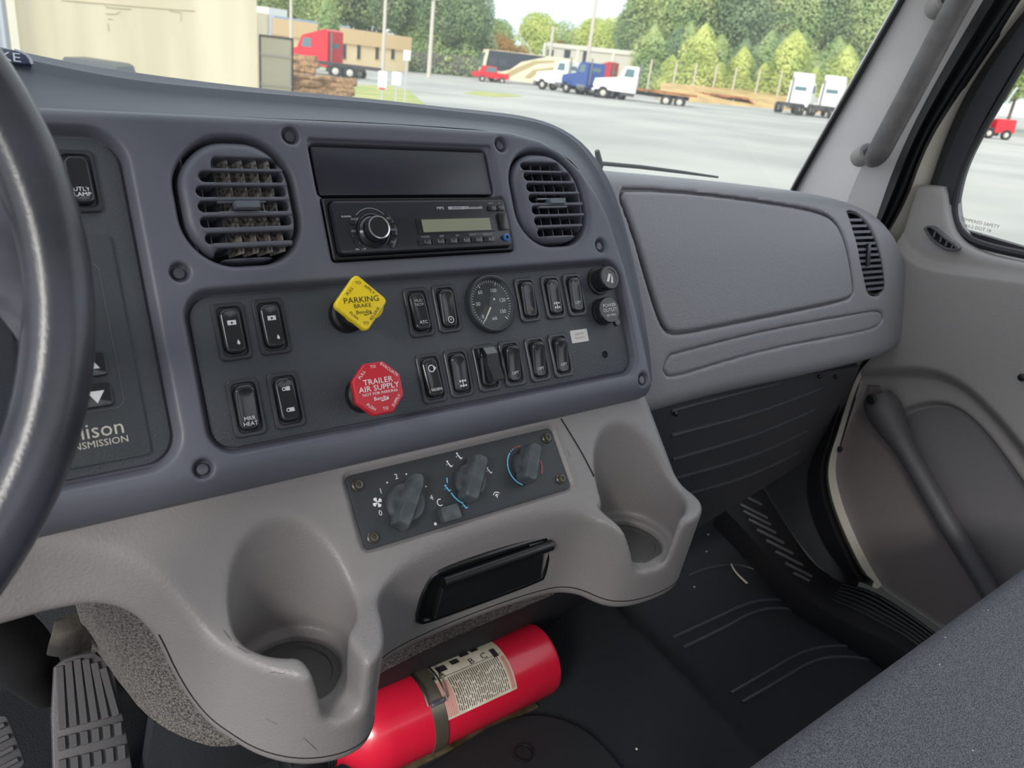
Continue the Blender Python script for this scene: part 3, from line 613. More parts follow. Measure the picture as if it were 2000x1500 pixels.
_w = MB()
for c_, s_ in (((.2, -.75, 1.62), (2.4, .05, 1.1)), ((.2, -.75, 2.71), (2.4, .05, .2)), ((-.75, -.75, 2.39), (.5, .05, .44)), ((1.2, -.75, 2.39), (.4, .05, .44))): _w.add(box(*s_, c_))
bw = tag(obj('wall_back_unseen', mesh(*_w.vf(), smooth=False), 'doorgrey'), 'unseen grey rear cab wall with open window, added to cut light from behind', None, kind='structure')  # rear wall out of view, added to reduce fill light from behind
cowl = tag(obj('cowl', thick([[(-.9, .90, 1.90), (1.3, .90, 1.84)], [(-.9, 1.15, 1.84), (1.3, 1.10, 1.78)]], 2, V3(0, 0, -.03), False), 'blackmatt'), 'black cowl panel below the windscreen outside', 'cowl')
# ------------------------------------------------------------------ panel devices
def vent(name, label, fn, c, rows, hole_hw, vanes, tabu, dusty):
    t = thing(name, label, 'vent', PP.mat(*c))
    h = .0013; ax, (u, v, w) = grid((-.05, -.055, -.03), (.05, .055, .006), h); U = u + c[0]; Vv = v + c[1]
    d2 = fn(U, Vv, .0042)
    D = extr(d2, w + 1.3 * (u * u + v * v), -.06, .003, .008)
    slots = None
    for (v0, v1, a, b) in rows:
        s = sd_rr(u, v, (a + b) / 2 - c[0], (v0 + v1) / 2 - c[1], (b - a) / 2, (v1 - v0) / 2, (v1 - v0) / 2 * .98); slots = s if slots is None else np.minimum(slots, s)
    vt = (rows[0][0] + rows[0][1]) / 2 - c[1]; vb = (rows[-1][0] + rows[-1][1]) / 2 - c[1]
    core = np.minimum(sd_rr(u, v, .003, (vt + vb) / 2, hole_hw - .006, (vt - vb) / 2, .002), slots)
    D = smax(D, -core + 0 * w, .0015)
    fr = obj('frame', nmesh('frame', D, ax, 1), 'bezel', t)
    for (r0, r1) in zip(rows[:-1], rows[1:]):      # bars between the openings
        y0 = r1[1] - c[1]; y1 = r0[0] - c[1]; a = max(r0[2], r1[2]) - c[0] - .001; b = min(r0[3], r1[3]) - c[0] + .001
        ym = (y0 + y1) / 2; hy = max((y1 - y0) / 2, .0012)
        obj('slat', rings([([(a, ym - hy), (b, ym - hy), (b, ym + hy), (a, ym + hy)], -.0042), ([(a, ym - hy), (b, ym - hy), (b, ym + hy), (a, ym + hy)], .0006), ([(a, ym - hy * .5), (b, ym - hy * .5), (b, ym + hy * .5), (a, ym + hy * .5)], .0014)]), 'bezel', t)
    for k in vanes:
        o = obj('vane', box(.0011, .078, .016, (0, -.002, -.0145)), 'ventdust' if dusty and k > -.005 else 'swbezel', t, T(k, 0, 0) @ RY(R(28 if dusty else 4)))
    obj('duct', plate(rrect(.043, .046, .02, 6), -.05, -.034, 0), 'void', t)
    g = obj('thumb_tab', box(.020, .0062, .010, (tabu, .0195 - c[1], .001), .0012), mat('tab', (104, 110, 118), .4), t)
    tv = tabu
    for sgn in (-1, 1): obj('tab_rail', box(.038, .0011, .004, (tv - .002, .0195 - c[1] + sgn * .0042, -.003)), mat('railgrey', (150, 156, 164), .4), t)
    return t
mat('ventdust', (176, 166, 156), .9, rgb2=(66, 64, 66), vscale=260, detail=4)
rl = [(.0497, .0585, -.172, -.118), (.0385, .0472, -.1835, -.1165), (.0268, .0356, -.1875, -.1165), (.0150, .0238, -.1882, -.1165), (.0030, .0115, -.1885, -.1165), (-.0092, -.0010, -.187, -.1178), (-.0205, -.0130, -.181, -.121)]
vent('air_vent', 'large dusty left dashboard air vent beside the radio', vent_l, (-.1555, .0245), rl, .026, [-.034, -.0225, -.011, .0005, .012, .0235, .034], .004, True)
rr_ = [(.0525, .0612, .1335, .184), (.0420, .0505, .1338, .1985), (.0305, .0392, .134, .2025), (.0190, .0278, .1343, .2045), (.0072, .0158, .1352, .205), (-.0040, .0044, .1362, .2035), (-.0150, -.0070, .1385, .198)]
vent('air_vent', 'smaller clean dashboard air vent right of the radio', vent_r, (.164, .0248), rr_, .024, [-.026, -.013, .0, .013, .026], .004, False)
# end vent of the passenger dashboard
gc = np.mean(G_VENT, 0); gv0 = smoothline(G_VENT + [G_VENT[0]], 50, 2)[:-1] - gc; gv0 = [tuple(p) for p in gv0]
if sum(a[0] * b[1] - a[1] * b[0] for a, b in zip(gv0, gv0[1:] + gv0[:1])) < 0: gv0 = gv0[::-1]
ev = thing('air_vent', 'tall narrow louvred vent at the door end of the passenger dashboard', 'vent', GP.mat(*gc, float(gcurve(gc[0], gc[1])) - .004))
gi = inset(gv0, .0035)
obj('frame', ringplate(inset(gv0, .001), gi, -.02, 0, .001), 'swbezel', ev); obj('recess', plate(gi, -.022, -.012, 0), 'void', ev)
gx_ = np.array(gi)
for k in range(13):
    y = gx_[:, 1].min() + (k + .9) * (np.ptp(gx_[:, 1]) / 14)
    xs_ = []
    for i in range(len(gi)):
        a, b = gi[i], gi[(i + 1) % len(gi)]
        if (a[1] - y) * (b[1] - y) < 0: xs_.append(a[0] + (b[0] - a[0]) * (y - a[1]) / (b[1] - a[1]))
    if len(xs_) >= 2:
        x0, x1 = min(xs_), max(xs_); o = obj('slat', box(x1 - x0, .0042, .010, ((x0 + x1) / 2, y, -.005)), 'bezel', ev)
        if k == 6: obj('tab', box(.007, .036, .008, ((x0 + x1) / 2 - .004, y, 0), .001), 'rocker', ev)

# ---- rocker switches
swb = mesh(*MB().add(rings([(rrect(.0125, .0225, .0042), 0), (rrect(.0125, .0225, .0042), .0016), (rrect(.0117, .0217, .004), .0024), (rrect(.0098, .0196, .0045), .0024), (rrect(.0092, .019, .0045), .0012), (rrect(.0092, .019, .0045), -.003)], False, False)).vf(), name='switch_bezel')
sww = mesh(*plate(rrect(.0094, .0192, .0045), -.004, -.0015, 0), name='switch_well')
def rocker_mesh():
    L = []; po = rrect(.0083, .0178, .0062, 8)
    dish = lambda pts, b: [b + 5.5 * p[1] ** 2 for p in pts]
    for ins, b in ((0, -.003), (0, .0022), (.0006, .0034), (.0016, .0040), (.0021, .0044), (.0028, .0044)):
        q = inset(po, ins); L.append((q, dish(q, b)))
    q = [(p[0] * .45, p[1] * .8) for p in po]; L.append((q, dish(q, .0042))); q = [(p[0] * .1, p[1] * .5) for p in po]; L.append((q, dish(q, .0041)))
    return mesh(*rings(L, False, True), name='rocker', angle=60)
swr = rocker_mesh()
WP = -.0075
def switch(label, u, v, tilt=0, legends=(), icons=(), cat='switch', group='dashboard rocker switches', wp=WP):
    t = thing('rocker_switch', label, cat, PP.mat(u, v, wp), group)
    obj('switch_bezel', swb, 'swbezel', t); obj('switch_well', sww, 'well', t)
    r = obj('rocker', swr, 'rocker', t, RX(R(tilt)))
    for (s, sz, x, y, m) in legends: txt(s, sz, MATS[m], r, x, y, .0047 + 5.5 * y * y, name='legend', tilt=-math.atan(11 * y) * -1)
    for (vf, x, y, m) in icons: obj('icon', mesh(*vf, smooth=False), m, r, T(x, y, .0047 + 5.5 * y * y) @ RX(math.atan(11 * y)))
    return t
def bar(x0, y0, x1, y1): return ([(x0, y0, 0), (x1, y0, 0), (x1, y1, 0), (x0, y1, 0)], [(0, 1, 2, 3)])
def poly_(pts): return ([(x, y, 0) for x, y in pts], [tuple(range(len(pts)))])
def lampicon():
    m = MB(); m.add(bar(-.0033, -.0018, -.0008, .0018)); m.add(bar(.0008, -.0018, .0033, .0018)); m.add(bar(-.0008, .0006, .0008, .0018)); m.add(bar(-.0008, -.0018, .0008, -.001)); return m.vf()
drop = poly_([(-.001, 0), (0, .0022), (.001, 0), (.0011, -.0012), (0, -.002), (-.0011, -.0012)])
def lock(openn):
    m = MB(); m.add(bar(.0, -.0015, .0034, .0017)); m.add(rings([(ngon(.0016, 14), 0), (ngon(.0009, 14), 0)], False, False), T(-.0016, 0, 0)); 
    if not openn: m.add(bar(-.0016, .0011, .001, .0017)); m.add(bar(-.0016, -.0015, .001, -.0009))
    return m.vf()
def axle():
    m = MB()
    for y in (.0022, -.0022):
        m.add(bar(-.0036, y - .0009, -.0022, y + .0009)); m.add(bar(.0022, y - .0009, .0036, y + .0009)); m.add(bar(-.0022, y - .0003, .0022, y + .0003)); m.add(bar(-.0008, y - .0012, .0008, y + .0012))
    m.add(bar(-.0004, -.002, .0004, .002)); return m.vf()
def circ(r, w): return rings([(ngon(r, 20), 0), (ngon(r - w, 20), 0)], False, False)
def fan():
    m = MB()
    for k in range(4):
        a = k * math.pi / 2 + .4; m.add(poly_([(0, 0), (math.cos(a - .5) * .0042, math.sin(a - .5) * .0042), (math.cos(a) * .0048, math.sin(a) * .0048), (math.cos(a + .45) * .0042, math.sin(a + .45) * .0042)]))
    return m.vf()
W_, D_ = 'white', 'dimwhite'
switch('rocker switch with lamp icon at far upper left of the switch panel', -.1785, -.077, -3, (), [(lampicon(), 0, .0062, W_), (drop, .002, -.0095, W_)])
switch('rocker switch with lamp icon, second from left in the upper row', -.147, -.0765, -3, (), [(lampicon(), 0, .0062, W_), (drop, .002, -.0095, W_)])
switch('rocker switch lettered MRR HEAT at lower left of the switch panel', -.1787, -.1367, 5, [('MRR', .0045, 0, -.0085, W_), ('HEAT', .0045, 0, -.0125, W_)])
switch('door lock rocker switch with white padlock icons', -.1466, -.1362, -4, (), [(lock(True), 0, .0085, W_), (lock(False), 0, -.0085, W_)])
switch('rocker switch lettered ATC, leftmost of the upper right row', -.0118, -.0778, -6, [('MUD', .0038, 0, .0095, D_), ('SNOW', .0038, 0, .006, D_), ('ATC', .0042, 0, -.0105, W_)])
switch('rocker switch with circled icon just left of the air gauge', .0182, -.0772, 5, [('=', .0045, .0, -.0105, W_)], [(circ(.0032, .0007), 0, -.0105, W_)])
switch('rocker switch with dim amber legend just right of the air gauge', .1135, -.0771, 5, [('OPT', .0035, 0, -.0105, 'amber')]) if mat('amber', (120, 92, 70), .5) else 0
switch('rocker switch with axle icon in the upper right row', .1469, -.0773, 5, (), [(axle(), .0005, -.0085, W_)])
switch('rocker switch lettered OPT beside the lighter', .1764, -.0772, 6, [('OPT', .0042, 0, -.0085, W_)])
switch('rocker switch with diamond icon and REGEN lettering', -.012, -.1382, -6, [('REGEN', .0036, 0, -.0115, W_)], [(circ(.0034, .0008), 0, .008, W_), (poly_([(.003, -.003), (.006, 0), (.003, .003)]), -.001, .008, W_)])
switch('rocker switch with axle icon in the lower row', .0175, -.1378, 5, (), [(axle(), .0005, -.0095, W_)])
g5 = switch('rocker switch under a clear raised guard in the lower row', .0493, -.1374, 8, [('5TH', .0042, 0, -.006, D_)])
gm_ = mat('guard', (40, 42, 46), .12, coat=1)
G_ = MB(); pr = [(-.0002, .020), (.0085, .0185), (.0125, .012), (.0105, .002), (.0145, -.007), (.0155, -.0125), (.0115, -.0145), (.0065, -.012), (.005, .002), (.003, .012)]
gp_ = [(p[1], p[0]) for p in pr]
vv_, ff_ = rings([(gp_[::-1], -.0062), (gp_[::-1], .0062)])
obj('guard', mesh([(p[2], p[0], p[1] + .002) for p in vv_], ff_), gm_, g5)
for sx_ in (-1, 1): obj('guard_hinge', box(.003, .010, .008, (sx_ * .0098, .0145, .004), .001), 'rocker', g5)
switch('rocker switch lettered OPT, next to the guarded switch', .0798, -.1371, 11, [('OPT', .0042, 0, -.009, W_)])
switch('rocker switch lettered OPT, second from right in the lower row', .1117, -.1372, 11, [('OPT', .0042, 0, -.009, W_)])
switch('rocker switch lettered OPT, rightmost in the lower row', .142, -.1371, 11, [('OPT', .0042, 0, -.009, W_)])
switch('rocker switch lettered UTLY LAMP behind the steering wheel rim', -.264, .041, -4, [('UTLY', .0045, 0, -.0075, W_), ('LAMP', .0045, 0, -.0115, W_)])

# ---- air pressure gauge
gt = thing('air_gauge', 'round black air pressure gauge with white numerals and pointer', 'gauge', PP.mat(.0678, -.0775, WP))
obj('rim', lathe([(.0285, 0), (.0285, .004), (.0275, .0065), (.0262, .0072), (.0248, .0066), (.0242, .004), (.0242, .002)], 48, False, False), 'swbezel', gt)
dial = obj('dial', lathe([(.0245, 0), (.0245, .0026)], 48), mat('dialblack', (34, 40, 46), .55), gt)
tk = MB()
for k in range(41):
    a = R(232 - k * 278 / 40); L_ = .0038 if k % 8 == 0 else .0022; wd_ = .0005 if k % 8 else .0008
    tk.add(bar(.0228 - L_, -wd_ / 2, .0228, wd_ / 2), RZ(a))
obj('tick_marks', mesh(*tk.vf(), smooth=False), W_, dial, T(0, 0, .0028))
for s, x, y in (('0', -.0125, -.0115), ('30', -.0155, .001), ('60', -.0105, .012), ('100', .005, .0125), ('120', .0135, .0025), ('150', .0115, -.0085), ('AIR', .0005, -.0145)): txt(s, .0042 if s == 'AIR' else .0052, MATS[W_], dial, x, y, .0028, name='numeral')
obj('pointer', mesh(*MB().add(([(-.0009, -.006, 0), (.0009, -.006, 0), (.0004, .0195, 0), (-.0004, .0195, 0), (-.0009, -.006, .0008), (.0009, -.006, .0008), (.0004, .0195, .0008), (-.0004, .0195, .0008)], [(4, 5, 6, 7), (0, 1, 5, 4), (1, 2, 6, 5), (2, 3, 7, 6), (3, 0, 4, 7)]), RZ(R(142))).vf(), smooth=False), mat('pointer', (232, 226, 200), .5), gt, T(0, 0, .0036))
obj('hub', lathe([(.0042, .0026), (.0042, .0046), (.003, .0052)], 20), 'dialblack', gt)
obj('lens', lathe([(.0245, .0060), (.0245, .0063)], 48), 'glass', gt)

# ---- lighter and capped power outlet
lt = thing('cigarette_lighter', 'black cigarette lighter knob with white icon at the panel corner', 'lighter', PP.mat(.2140, -.0655, WP))
obj('collar', lathe([(.0150, 0), (.0150, .002), (.0135, .003)], 32), 'black', lt)
obj('knob', lathe([(.0125, .002), (.0125, .010), (.0128, .012), (.0128, .018), (.0118, .0195), (.0092, .0195), (.0088, .0188), (.001, .0185)], 32), 'rocker', lt)
obj('icon', mesh(*MB().add(poly_([(-.004, -.005), (-.001, -.005), (.001, .004), (-.002, .004)])).add(poly_([(.002, -.005), (.005, -.005), (.004, .001), (.002, .005)])).vf(), smooth=False), W_, lt, T(0, 0, .0188) @ RZ(-.3))
po_ = thing('power_outlet', 'power outlet under a black lettered cap with a pull tab', 'power outlet', PP.mat(.2110, -.0985, WP))
obj('collar', lathe([(.0145, 0), (.0145, .003), (.013, .004)], 32), 'black', po_)
cp = obj('cap', lathe([(.0132, .003), (.0142, .005), (.0142, .011), (.0132, .0125), (.001, .0128)], 32), 'rocker', po_)
obj('pull_tab', box(.008, .012, .004, (.009, -.0145, .008), .0015), 'rocker', po_, RZ(.35) @ T(-.004, 0, 0))
for s, y, z_ in (('POWER', .0045, .0052), ('OUTLET', -.0005, .0052), ('20A MAX', -.0060, .0032)): txt(s, z_, MATS[W_], cp, 0, y, .0131, name='lettering', sx=1.05)
sk = obj('warning_sticker', plate(rrect(.0118, .0066, .001, 2), 0, .0003, 0), mat('stickerwhite', (214, 210, 208), .5), None, PP.mat(.1728, -.1204, WP)); tag(sk, 'small white sticker with faint print below the power outlet', 'sticker')
for s, y in (('20A/12V', .002), ('OUTLET', -.0022)): txt(s, .0036, mat('faintpink', (190, 160, 156), .6), sk, 0, y, .0005)

# ---- push-pull brake valves
def valve(name, label, u, v, m, pts, tm, lines, ring, stem):
    base_u = u + .008; t = thing(name, label, 'valve knob', PP.mat(base_u, v, WP))
    obj('collar', lathe([(.0155, 0), (.0155, .008), (.0135, .010), (.0125, .018)], 28), 'black', t)
    obj('stem', lathe([(.0105, .012), (.0105, .036), (.0125, .043), (.0125, .047)], 28), stem, t)
    ofs = T(-.0085, .001, .0)
    k = obj('knob', mesh(*rings([(inset(pts, .0025), .044), (pts, .046), (pts, .050), (inset(pts, .001), .0512), (inset(pts, .0022), .0515)])), m, t, ofs)
    for s, sz, y in lines: txt(s, sz, tm, k, 0, y, .0518, sx=1.12)
    for s, sz, x, y, a in ring: txt(s, sz, tm, k, x, y, .0518, rot=R(a), sx=1.05)
    obj('logo_mark', mesh(*MB().add(poly_([(-.003, -.001), (.0035, 0), (.003, .0015), (.002, .0002), (-.0025, -.0002), (-.0035, .0004)])).vf(), smooth=False), tm, k, T(.003, -.0095, .0518))
    return t
sq = [(-x, y) if False else (x, y) for x, y in rrect(.0166, .0166, .004, 5)]
dia = [(p[0] * .7071 - p[1] * .7071, p[0] * .7071 + p[1] * .7071) for p in sq]
mat('yellow', (236, 205, 28), .35); mat('redplastic', (190, 34, 48), .35); mat('ink', (26, 24, 20), .6)
valve('parking_brake_knob', 'yellow diamond parking brake pull knob with black lettering', -.0900, -.0735, 'yellow', dia, MATS['ink'], [('PARKING', .0066, .0022), ('BRAKE', .0046, -.0026), ('Bendix', .0044, -.0075)], [('PULL', .0036, -.0085, .0098, 45), ('TO', .0034, 0, .0158, 0), ('APPLY', .0036, .0085, .0098, -45), ('PUSH', .0034, -.0090, -.0098, -45), ('TO', .0034, .0, -.0165, 0), ('RELEASE', .0034, .0092, -.0098, 45)], 'yellow')
octo = []
for i in range(8):
    a = R(22.5 + 45 * i); octo += [(.0222 * math.cos(a - .03), .0222 * math.sin(a - .03)), (.0222 * math.cos(a + .03), .0222 * math.sin(a + .03))]
valve('trailer_supply_knob', 'red octagonal trailer air supply pull knob with white lettering', -.0893, -.1423, 'redplastic', octo, MATS['white'], [('TRAILER', .0062, .0058), ('AIR SUPPLY', .0062, .0006), ('NOT FOR PARKING', .0031, -.0036), ('Bendix', .0042, -.0078)], [('PULL', .0036, -.0125, .0125, 45), ('TO', .0034, -.002, .0175, 0), ('EVACUATE', .0034, .0115, .0135, -42), ('PUSH', .0034, -.0100, -.0135, -40), ('TO', .0034, .002, -.0165, 0), ('SUPPLY', .0034, .0125, -.0118, 45)], 'redplastic')

# ---- radio
rd = thing('car_radio', 'black single slot radio with rotary knob and pale display', 'radio', PP.mat(.0078, -.0015))
mat('radioblack', (34, 38, 45), .3); mat('radiodark', (18, 20, 24), .35)
obj('trim_ring', ringplate(rrect(.0948, .0266, .002, 3), rrect(.0908, .0232, .004, 3), -.02, .0012, .001), 'radiodark', rd)
fc_ = obj('faceplate', plate(rrect(.0905, .0228, .004, 4), -.02, .007, .0022), 'radioblack', rd)
zf = .0072
kn = obj('volume_knob', lathe([(.0135, .006), (.0135, .008), (.0112, .010), (.0108, .017), (.0098, .0186)], 36, True, True), 'rocker', rd, T(-.0566, -.0042, 0))
obj('chrome_ring', lathe([(.0100, .0178), (.0100, .0190), (.0088, .0192), (.0086, .0188)], 36, False, False), mat('chrome', (220, 222, 225), .15, metal=1), kn)
obj('knob_bezel', lathe([(.0152, .006), (.0152, .0082), (.0140, .0088), (.0132, .0080)], 36, False, False), 'radiodark', rd, T(-.0566, -.0042, 0))
db = obj('display', plate(rrect(.0432, .0072, .001, 2), .006, .0078, .0005), 'radiodark', rd, T(.030, -.0015, 0))
obj('display_lens', plate(rrect(.0375, .0058, .0006, 2), 0, .0004, 0), mat('lcd', (142, 146, 124), .3), db, T(0, 0, .0078))
for i in range(6):
    b_ = obj('preset_button', plate(rrect(.0066, .0026, .001, 2), .006, .0086, .0006), 'rocker', rd, T(-.0085 + i * .0142, -.0160, 0))
    txt(str(i + 1), .0034, MATS[D_], b_, 0, 0, .0088, name='legend')
for i, s in enumerate(('FOLDER', 'DISP', 'INT', 'REPEAT', 'RANDOM')): txt(s, .0024, MATS[D_], fc_, -.006 + i * .0172, -.0112, zf, name='print')
for s, x, z_ in (('MP3', .0155, .0036), ('Bluetooth', .0530, .0040)): txt(s, z_, MATS[W_], fc_, x, .0147, zf, name='print', sx=1.2)
obj('print', mesh(*bar(-.0095, -.0014, .0095, .0014), smooth=False), D_, fc_, T(.0335, .0147, zf)); txt('USB FRONT', .0022, MATS['radiodark'], fc_, .0335, .0147, zf + .0002, name='print')
for x, s in ((.0735, 'TA'), (.0835, 'PTY')):
    b_ = obj('function_button', plate(rrect(.0048, .0026, .0012, 2), .006, .0084, .0006), 'rocker', rd, T(x, .0140, 0)); txt(s, .0026, MATS[D_], b_, 0, 0, .0086, name='legend')
txt('BAND', .0022, MATS[D_], fc_, .0735, .0186, zf, name='print'); txt('AF', .0022, MATS[D_], fc_, .0835, .0186, zf, name='print')
obj('print', mesh(*rings([(ngon(.0178, 60)[:0] or [(.0182 * math.cos(R(a)), .0182 * math.sin(R(a))) for a in range(40, 141, 5)] + [(.0178 * math.cos(R(a)), .0178 * math.sin(R(a))) for a in range(140, 39, -5)], 0)], False, True), smooth=False), D_, fc_, T(-.0566, -.0022, zf))
for sgn, ss in ((-1, ('MODE', 'SRC', '/')), (1, ('ESC', 'MENU', 'CLR'))):
    for j, a in enumerate((32, 0, -34)):
        aa = R(180 - a if sgn < 0 else a); p = [(.0222 * math.cos(aa + d), .0222 * math.sin(aa + d)) for d in np.linspace(-.24, .24, 7)] + [(.0162 * math.cos(aa + d), .0162 * math.sin(aa + d)) for d in np.linspace(.24, -.24, 7)]
        b_ = obj('key', plate(p, .006, .0086, .0005), 'rocker', rd, T(-.0566, -.0042, 0)); txt(ss[j], .0024, MATS[D_], b_, .0192 * math.cos(aa), .0192 * math.sin(aa), .0088, name='legend')
txt('PLAY/PAUSE', .0022, MATS[W_], fc_, -.0775, .0088, zf, name='print'); txt('HANG UP', .0022, MATS[W_], fc_, -.0715, -.0195, zf, name='print')
obj('release_button', plate(rrect(.0052, .0082, .001, 2), .006, .0090, .0006), 'rocker', rd, T(.0835, .0005, 0))
jk = obj('audio_jack', lathe([(.0034, .006), (.0034, .0095), (.0026, .0100), (.0018, .0095), (.0017, .007)], 24), mat('jackblue', (64, 128, 200), .4), rd, T(.0835, -.0155, 0)); obj('socket', lathe([(.0016, .0072), (.0016, .0075)], 16), 'void', jk, T(0, 0, .0024))

# ---- transmission selector pad
tp = thing('transmission_selector', 'dark push button gear selector pad behind the steering wheel', 'selector', PP.mat(-.285, -.078, WP))
obj('pad', plate(rrect(.0345, .0805, .004, 4), 0, .0022, .0008), mat('padgrey', (58, 63, 68), .55, bump=.3, bscale=700), tp)
obj('outline', ringplate(rrect(.0245, .052, .006, 5, -.0015, .008), rrect(.0241, .0516, .006, 5, -.0015, .008), .002, .0025, .0001), 'bezel', tp)
for v_ in (-.0335, -.012):
    b_ = obj('push_button', plate(rrect(.0135, .0085, .003, 4), .0018, .0048, .001), 'rocker', tp, T(.0025, v_, 0))
    obj('arrow', mesh(*(MB().add(poly_([(-.0055, .003), (0, -.0055), (.0055, .003)] if v_ < -.02 else [(-.0055, -.003), (.0055, -.003), (0, .0055)])).vf()), smooth=False), W_, b_, T(.0035, 0, .005))
txt('Allison', .0150, mat('logogold', (196, 190, 178), .5), tp, -.0005, -.0575, .0024, name='lettering'); txt('TRANSMISSION', .0066, MATS['logogold'], tp, -.0025, -.0665, .0024, name='lettering', sx=1.05)

# ---- climate control
hv_ = thing('climate_control', 'dark climate control panel with three rotary knobs on the console', 'control panel', LP.mat(.0085, -.040, -.0055))
mat('hvacplate', (48, 52, 57), .5, bump=.25, bscale=700)
obj('faceplate', plate(rrect(.1135, .0322, .005, 5), 0, .0030, .0006), 'hvacplate', hv_)
for x, y in ((-.104, .0225), (-.104, -.0235), (.1045, .0225), (.1045, -.0205)):
    s_ = obj('screw', mesh(*lathe([(.0055, .0028), (.0055, .0036), (.0046, .0044), (.0042, .0044), (.0036, .0060), (.0020, .0064), (.0018, .0052)], 6 + 14)), mat('screwbrass', (96, 92, 82), .35, metal=.7), hv_, T(x, y, 0))
mat('knobgrey', (88, 94, 100), .45, bump=.3, bscale=150, rgb2=(62, 67, 72), vscale=60)
def knob(u, v, ang, r=.0165, taper=True):
    k = obj('rotary_knob', lathe([(r, .0028), (r, .0075), (r * .93, .0095), (r * .4, .0102)], 36), 'knobgrey', hv_, T(u, v, 0) @ RZ(R(ang)))
    L = r * 1.42; w_ = .0084
    o = [(-w_ * .75, -L * .96), (w_ * .75, -L * .96), (w_, -L * .6), (w_ * .92, L * .6), (w_ * .55, L * .95), (w_ * .15, L), (-w_ * .15, L), (-w_ * .55, L * .95), (-w_ * .92, L * .6), (-w_, -L * .6)] if taper else rrect(w_, L, .005, 4)
    top = [(x * .62, y * .94) for x, y in o]
    obj('grip', rings([(o, .0045), (o, .012), ([(x * .86, y * .98) for x, y in o], .0185), (top, .0205)]), 'knobgrey', k)
    return k
knob(-.0672, -.0028, -38, .0175); knob(.0022, .0015, -36, .0155, False); knob(.0680, .0015, -32, .0135, False)
P_ = lambda s, x, y, z_=.0068, m=W_: txt(s, z_, MATS[m], hv_, x, y, .0033, name='print')
P_('0', -.0915, -.0055); P_('1', -.0855, .0125); P_('2', -.0675, .0215); P_('3', -.0485, .0165); P_('4', -.0405, -.0045)
for x, y in ((-.0775, .0185), (-.0575, .0215), (-.0425, .0065)): obj('print', mesh(*poly_(ngon(.0008, 10)), smooth=False), W_, hv_, T(x, y, .0033))
obj('print', mesh(*fan(), smooth=False), W_, hv_, T(-.0915, .0040, .0033))
mat('printblue', (106, 196, 228), .5); mat('printred', (214, 92, 84), .5)
def arc(r, a0, a1, w_, n=24): return rings([([(r * math.cos(R(a)), r * math.sin(R(a))) for a in np.linspace(a0, a1, n)] + [((r - w_) * math.cos(R(a)), (r - w_) * math.sin(R(a))) for a in np.linspace(a1, a0, n)], 0)], False, True)
obj('print', mesh(*arc(.0205, 128, 240, .0013), smooth=False), 'printblue', hv_, T(.0680, .0015, .0033)); obj('print', mesh(*arc(.0205, -38, 2, .0013), smooth=False), 'printred', hv_, T(.0680, .0015, .0033))
for k, a in enumerate((121, 113, 104, 95, 86)): obj('print', mesh(*arc(.0205, a - 2, a + 2, .0013, 3), smooth=False), 'printblue' if k < 2 else 'printred', hv_, T(.0680, .0015, .0033))
obj('print', mesh(*arc(.0235, 196, 232, .0013), smooth=False), 'printblue', hv_, T(.0022, .0015, .0033)); obj('print', mesh(*arc(.0235, 160, 172, .0013), smooth=False), 'printblue', hv_, T(.0022, .0015, .0033))
def person_icon():
    m = MB(); m.add(poly_([(x - .001, y + .0028) for x, y in ngon(.0011, 10)])); m.add(poly_([(-.0018, .0012), (.0002, .0014), (.0014, -.0018), (.0034, -.0018), (.0034, -.0010), (.0022, -.0032), (.0004, -.0028), (-.0006, -.0004)])); m.add(bar(-.0032, -.0004, -.002, .0002)); return m.vf()
pim = mesh(*person_icon(), smooth=False)
for a, m_ in ((238, 'printblue'), (184, 'printblue'), (128, W_), (96, W_), (10, W_)): 
    o = obj('icon', mesh(*person_icon(), smooth=False), m_, hv_, T(.0022 + .0245 * math.cos(R(a)), .0015 + .0245 * math.sin(R(a)), .0033))
obj('icon', mesh(*MB().add(arc(.0045, 30, 150, .0008)).add(arc(.0022, 20, 160, .0007)).add(bar(-.0006, -.0012, .0006, .0026)).vf(), smooth=False), W_, hv_, T(.0260, -.0195, .0033))
pb = obj('push_button', plate(rrect(.0095, .0070, .002, 4), .002, .0105, .0015), 'knobgrey', hv_, T(-.0295, -.0225, 0))
obj('print', mesh(*arc(.0034, 60, 300, .0009), smooth=False), W_, hv_, T(-.0335, -.0105, .0033)); obj('print', mesh(*poly_(ngon(.0014, 12)), smooth=False), W_, hv_, T(-.0445, -.0275, .0033))

# ---- ashtray in the console front
AQ = [onF(x, y, .47) for x, y in [(848, 1108), (1075, 1042), (1062, 1125), (808, 1216)]]
AF = Fr((AQ[0] + AQ[1] + AQ[2] + AQ[3]) / 4 + V3(0, -.003, 0), (1, 0, 0), (0, -.06, 1))
auv = lambda pts, w=0: [AF.uv(x, y, w) for x, y in pts]
at = thing('ashtray', 'glossy black pull-out ashtray in the console front', 'ashtray', AF.mat())
ao = auv([(838, 1120), (858, 1105), (1062, 1040), (1076, 1046), (1074, 1062), (1062, 1122), (1054, 1132), (836, 1212), (812, 1217), (806, 1205), (818, 1150)])
ao = [tuple(p) for p in smoothline(ao + [ao[0]], 48, 2)[:-1]]
if sum(a[0] * b[1] - a[1] * b[0] for a, b in zip(ao, ao[1:] + ao[:1])) < 0: ao = ao[::-1]
mat('ashblack', (20, 21, 22), .22, coat=.3)
obj('housing', rings([(ao, -.02), (ao, .0035), (inset(ao, .0015), .005), (inset(ao, .0045), .005), (inset(ao, .006), .003)]), 'ashblack', at)
ai = auv([(858, 1132), (1054, 1068), (1048, 1122), (840, 1200)])
if sum(a[0] * b[1] - a[1] * b[0] for a, b in zip(ai, ai[1:] + ai[:1])) < 0: ai = ai[::-1]
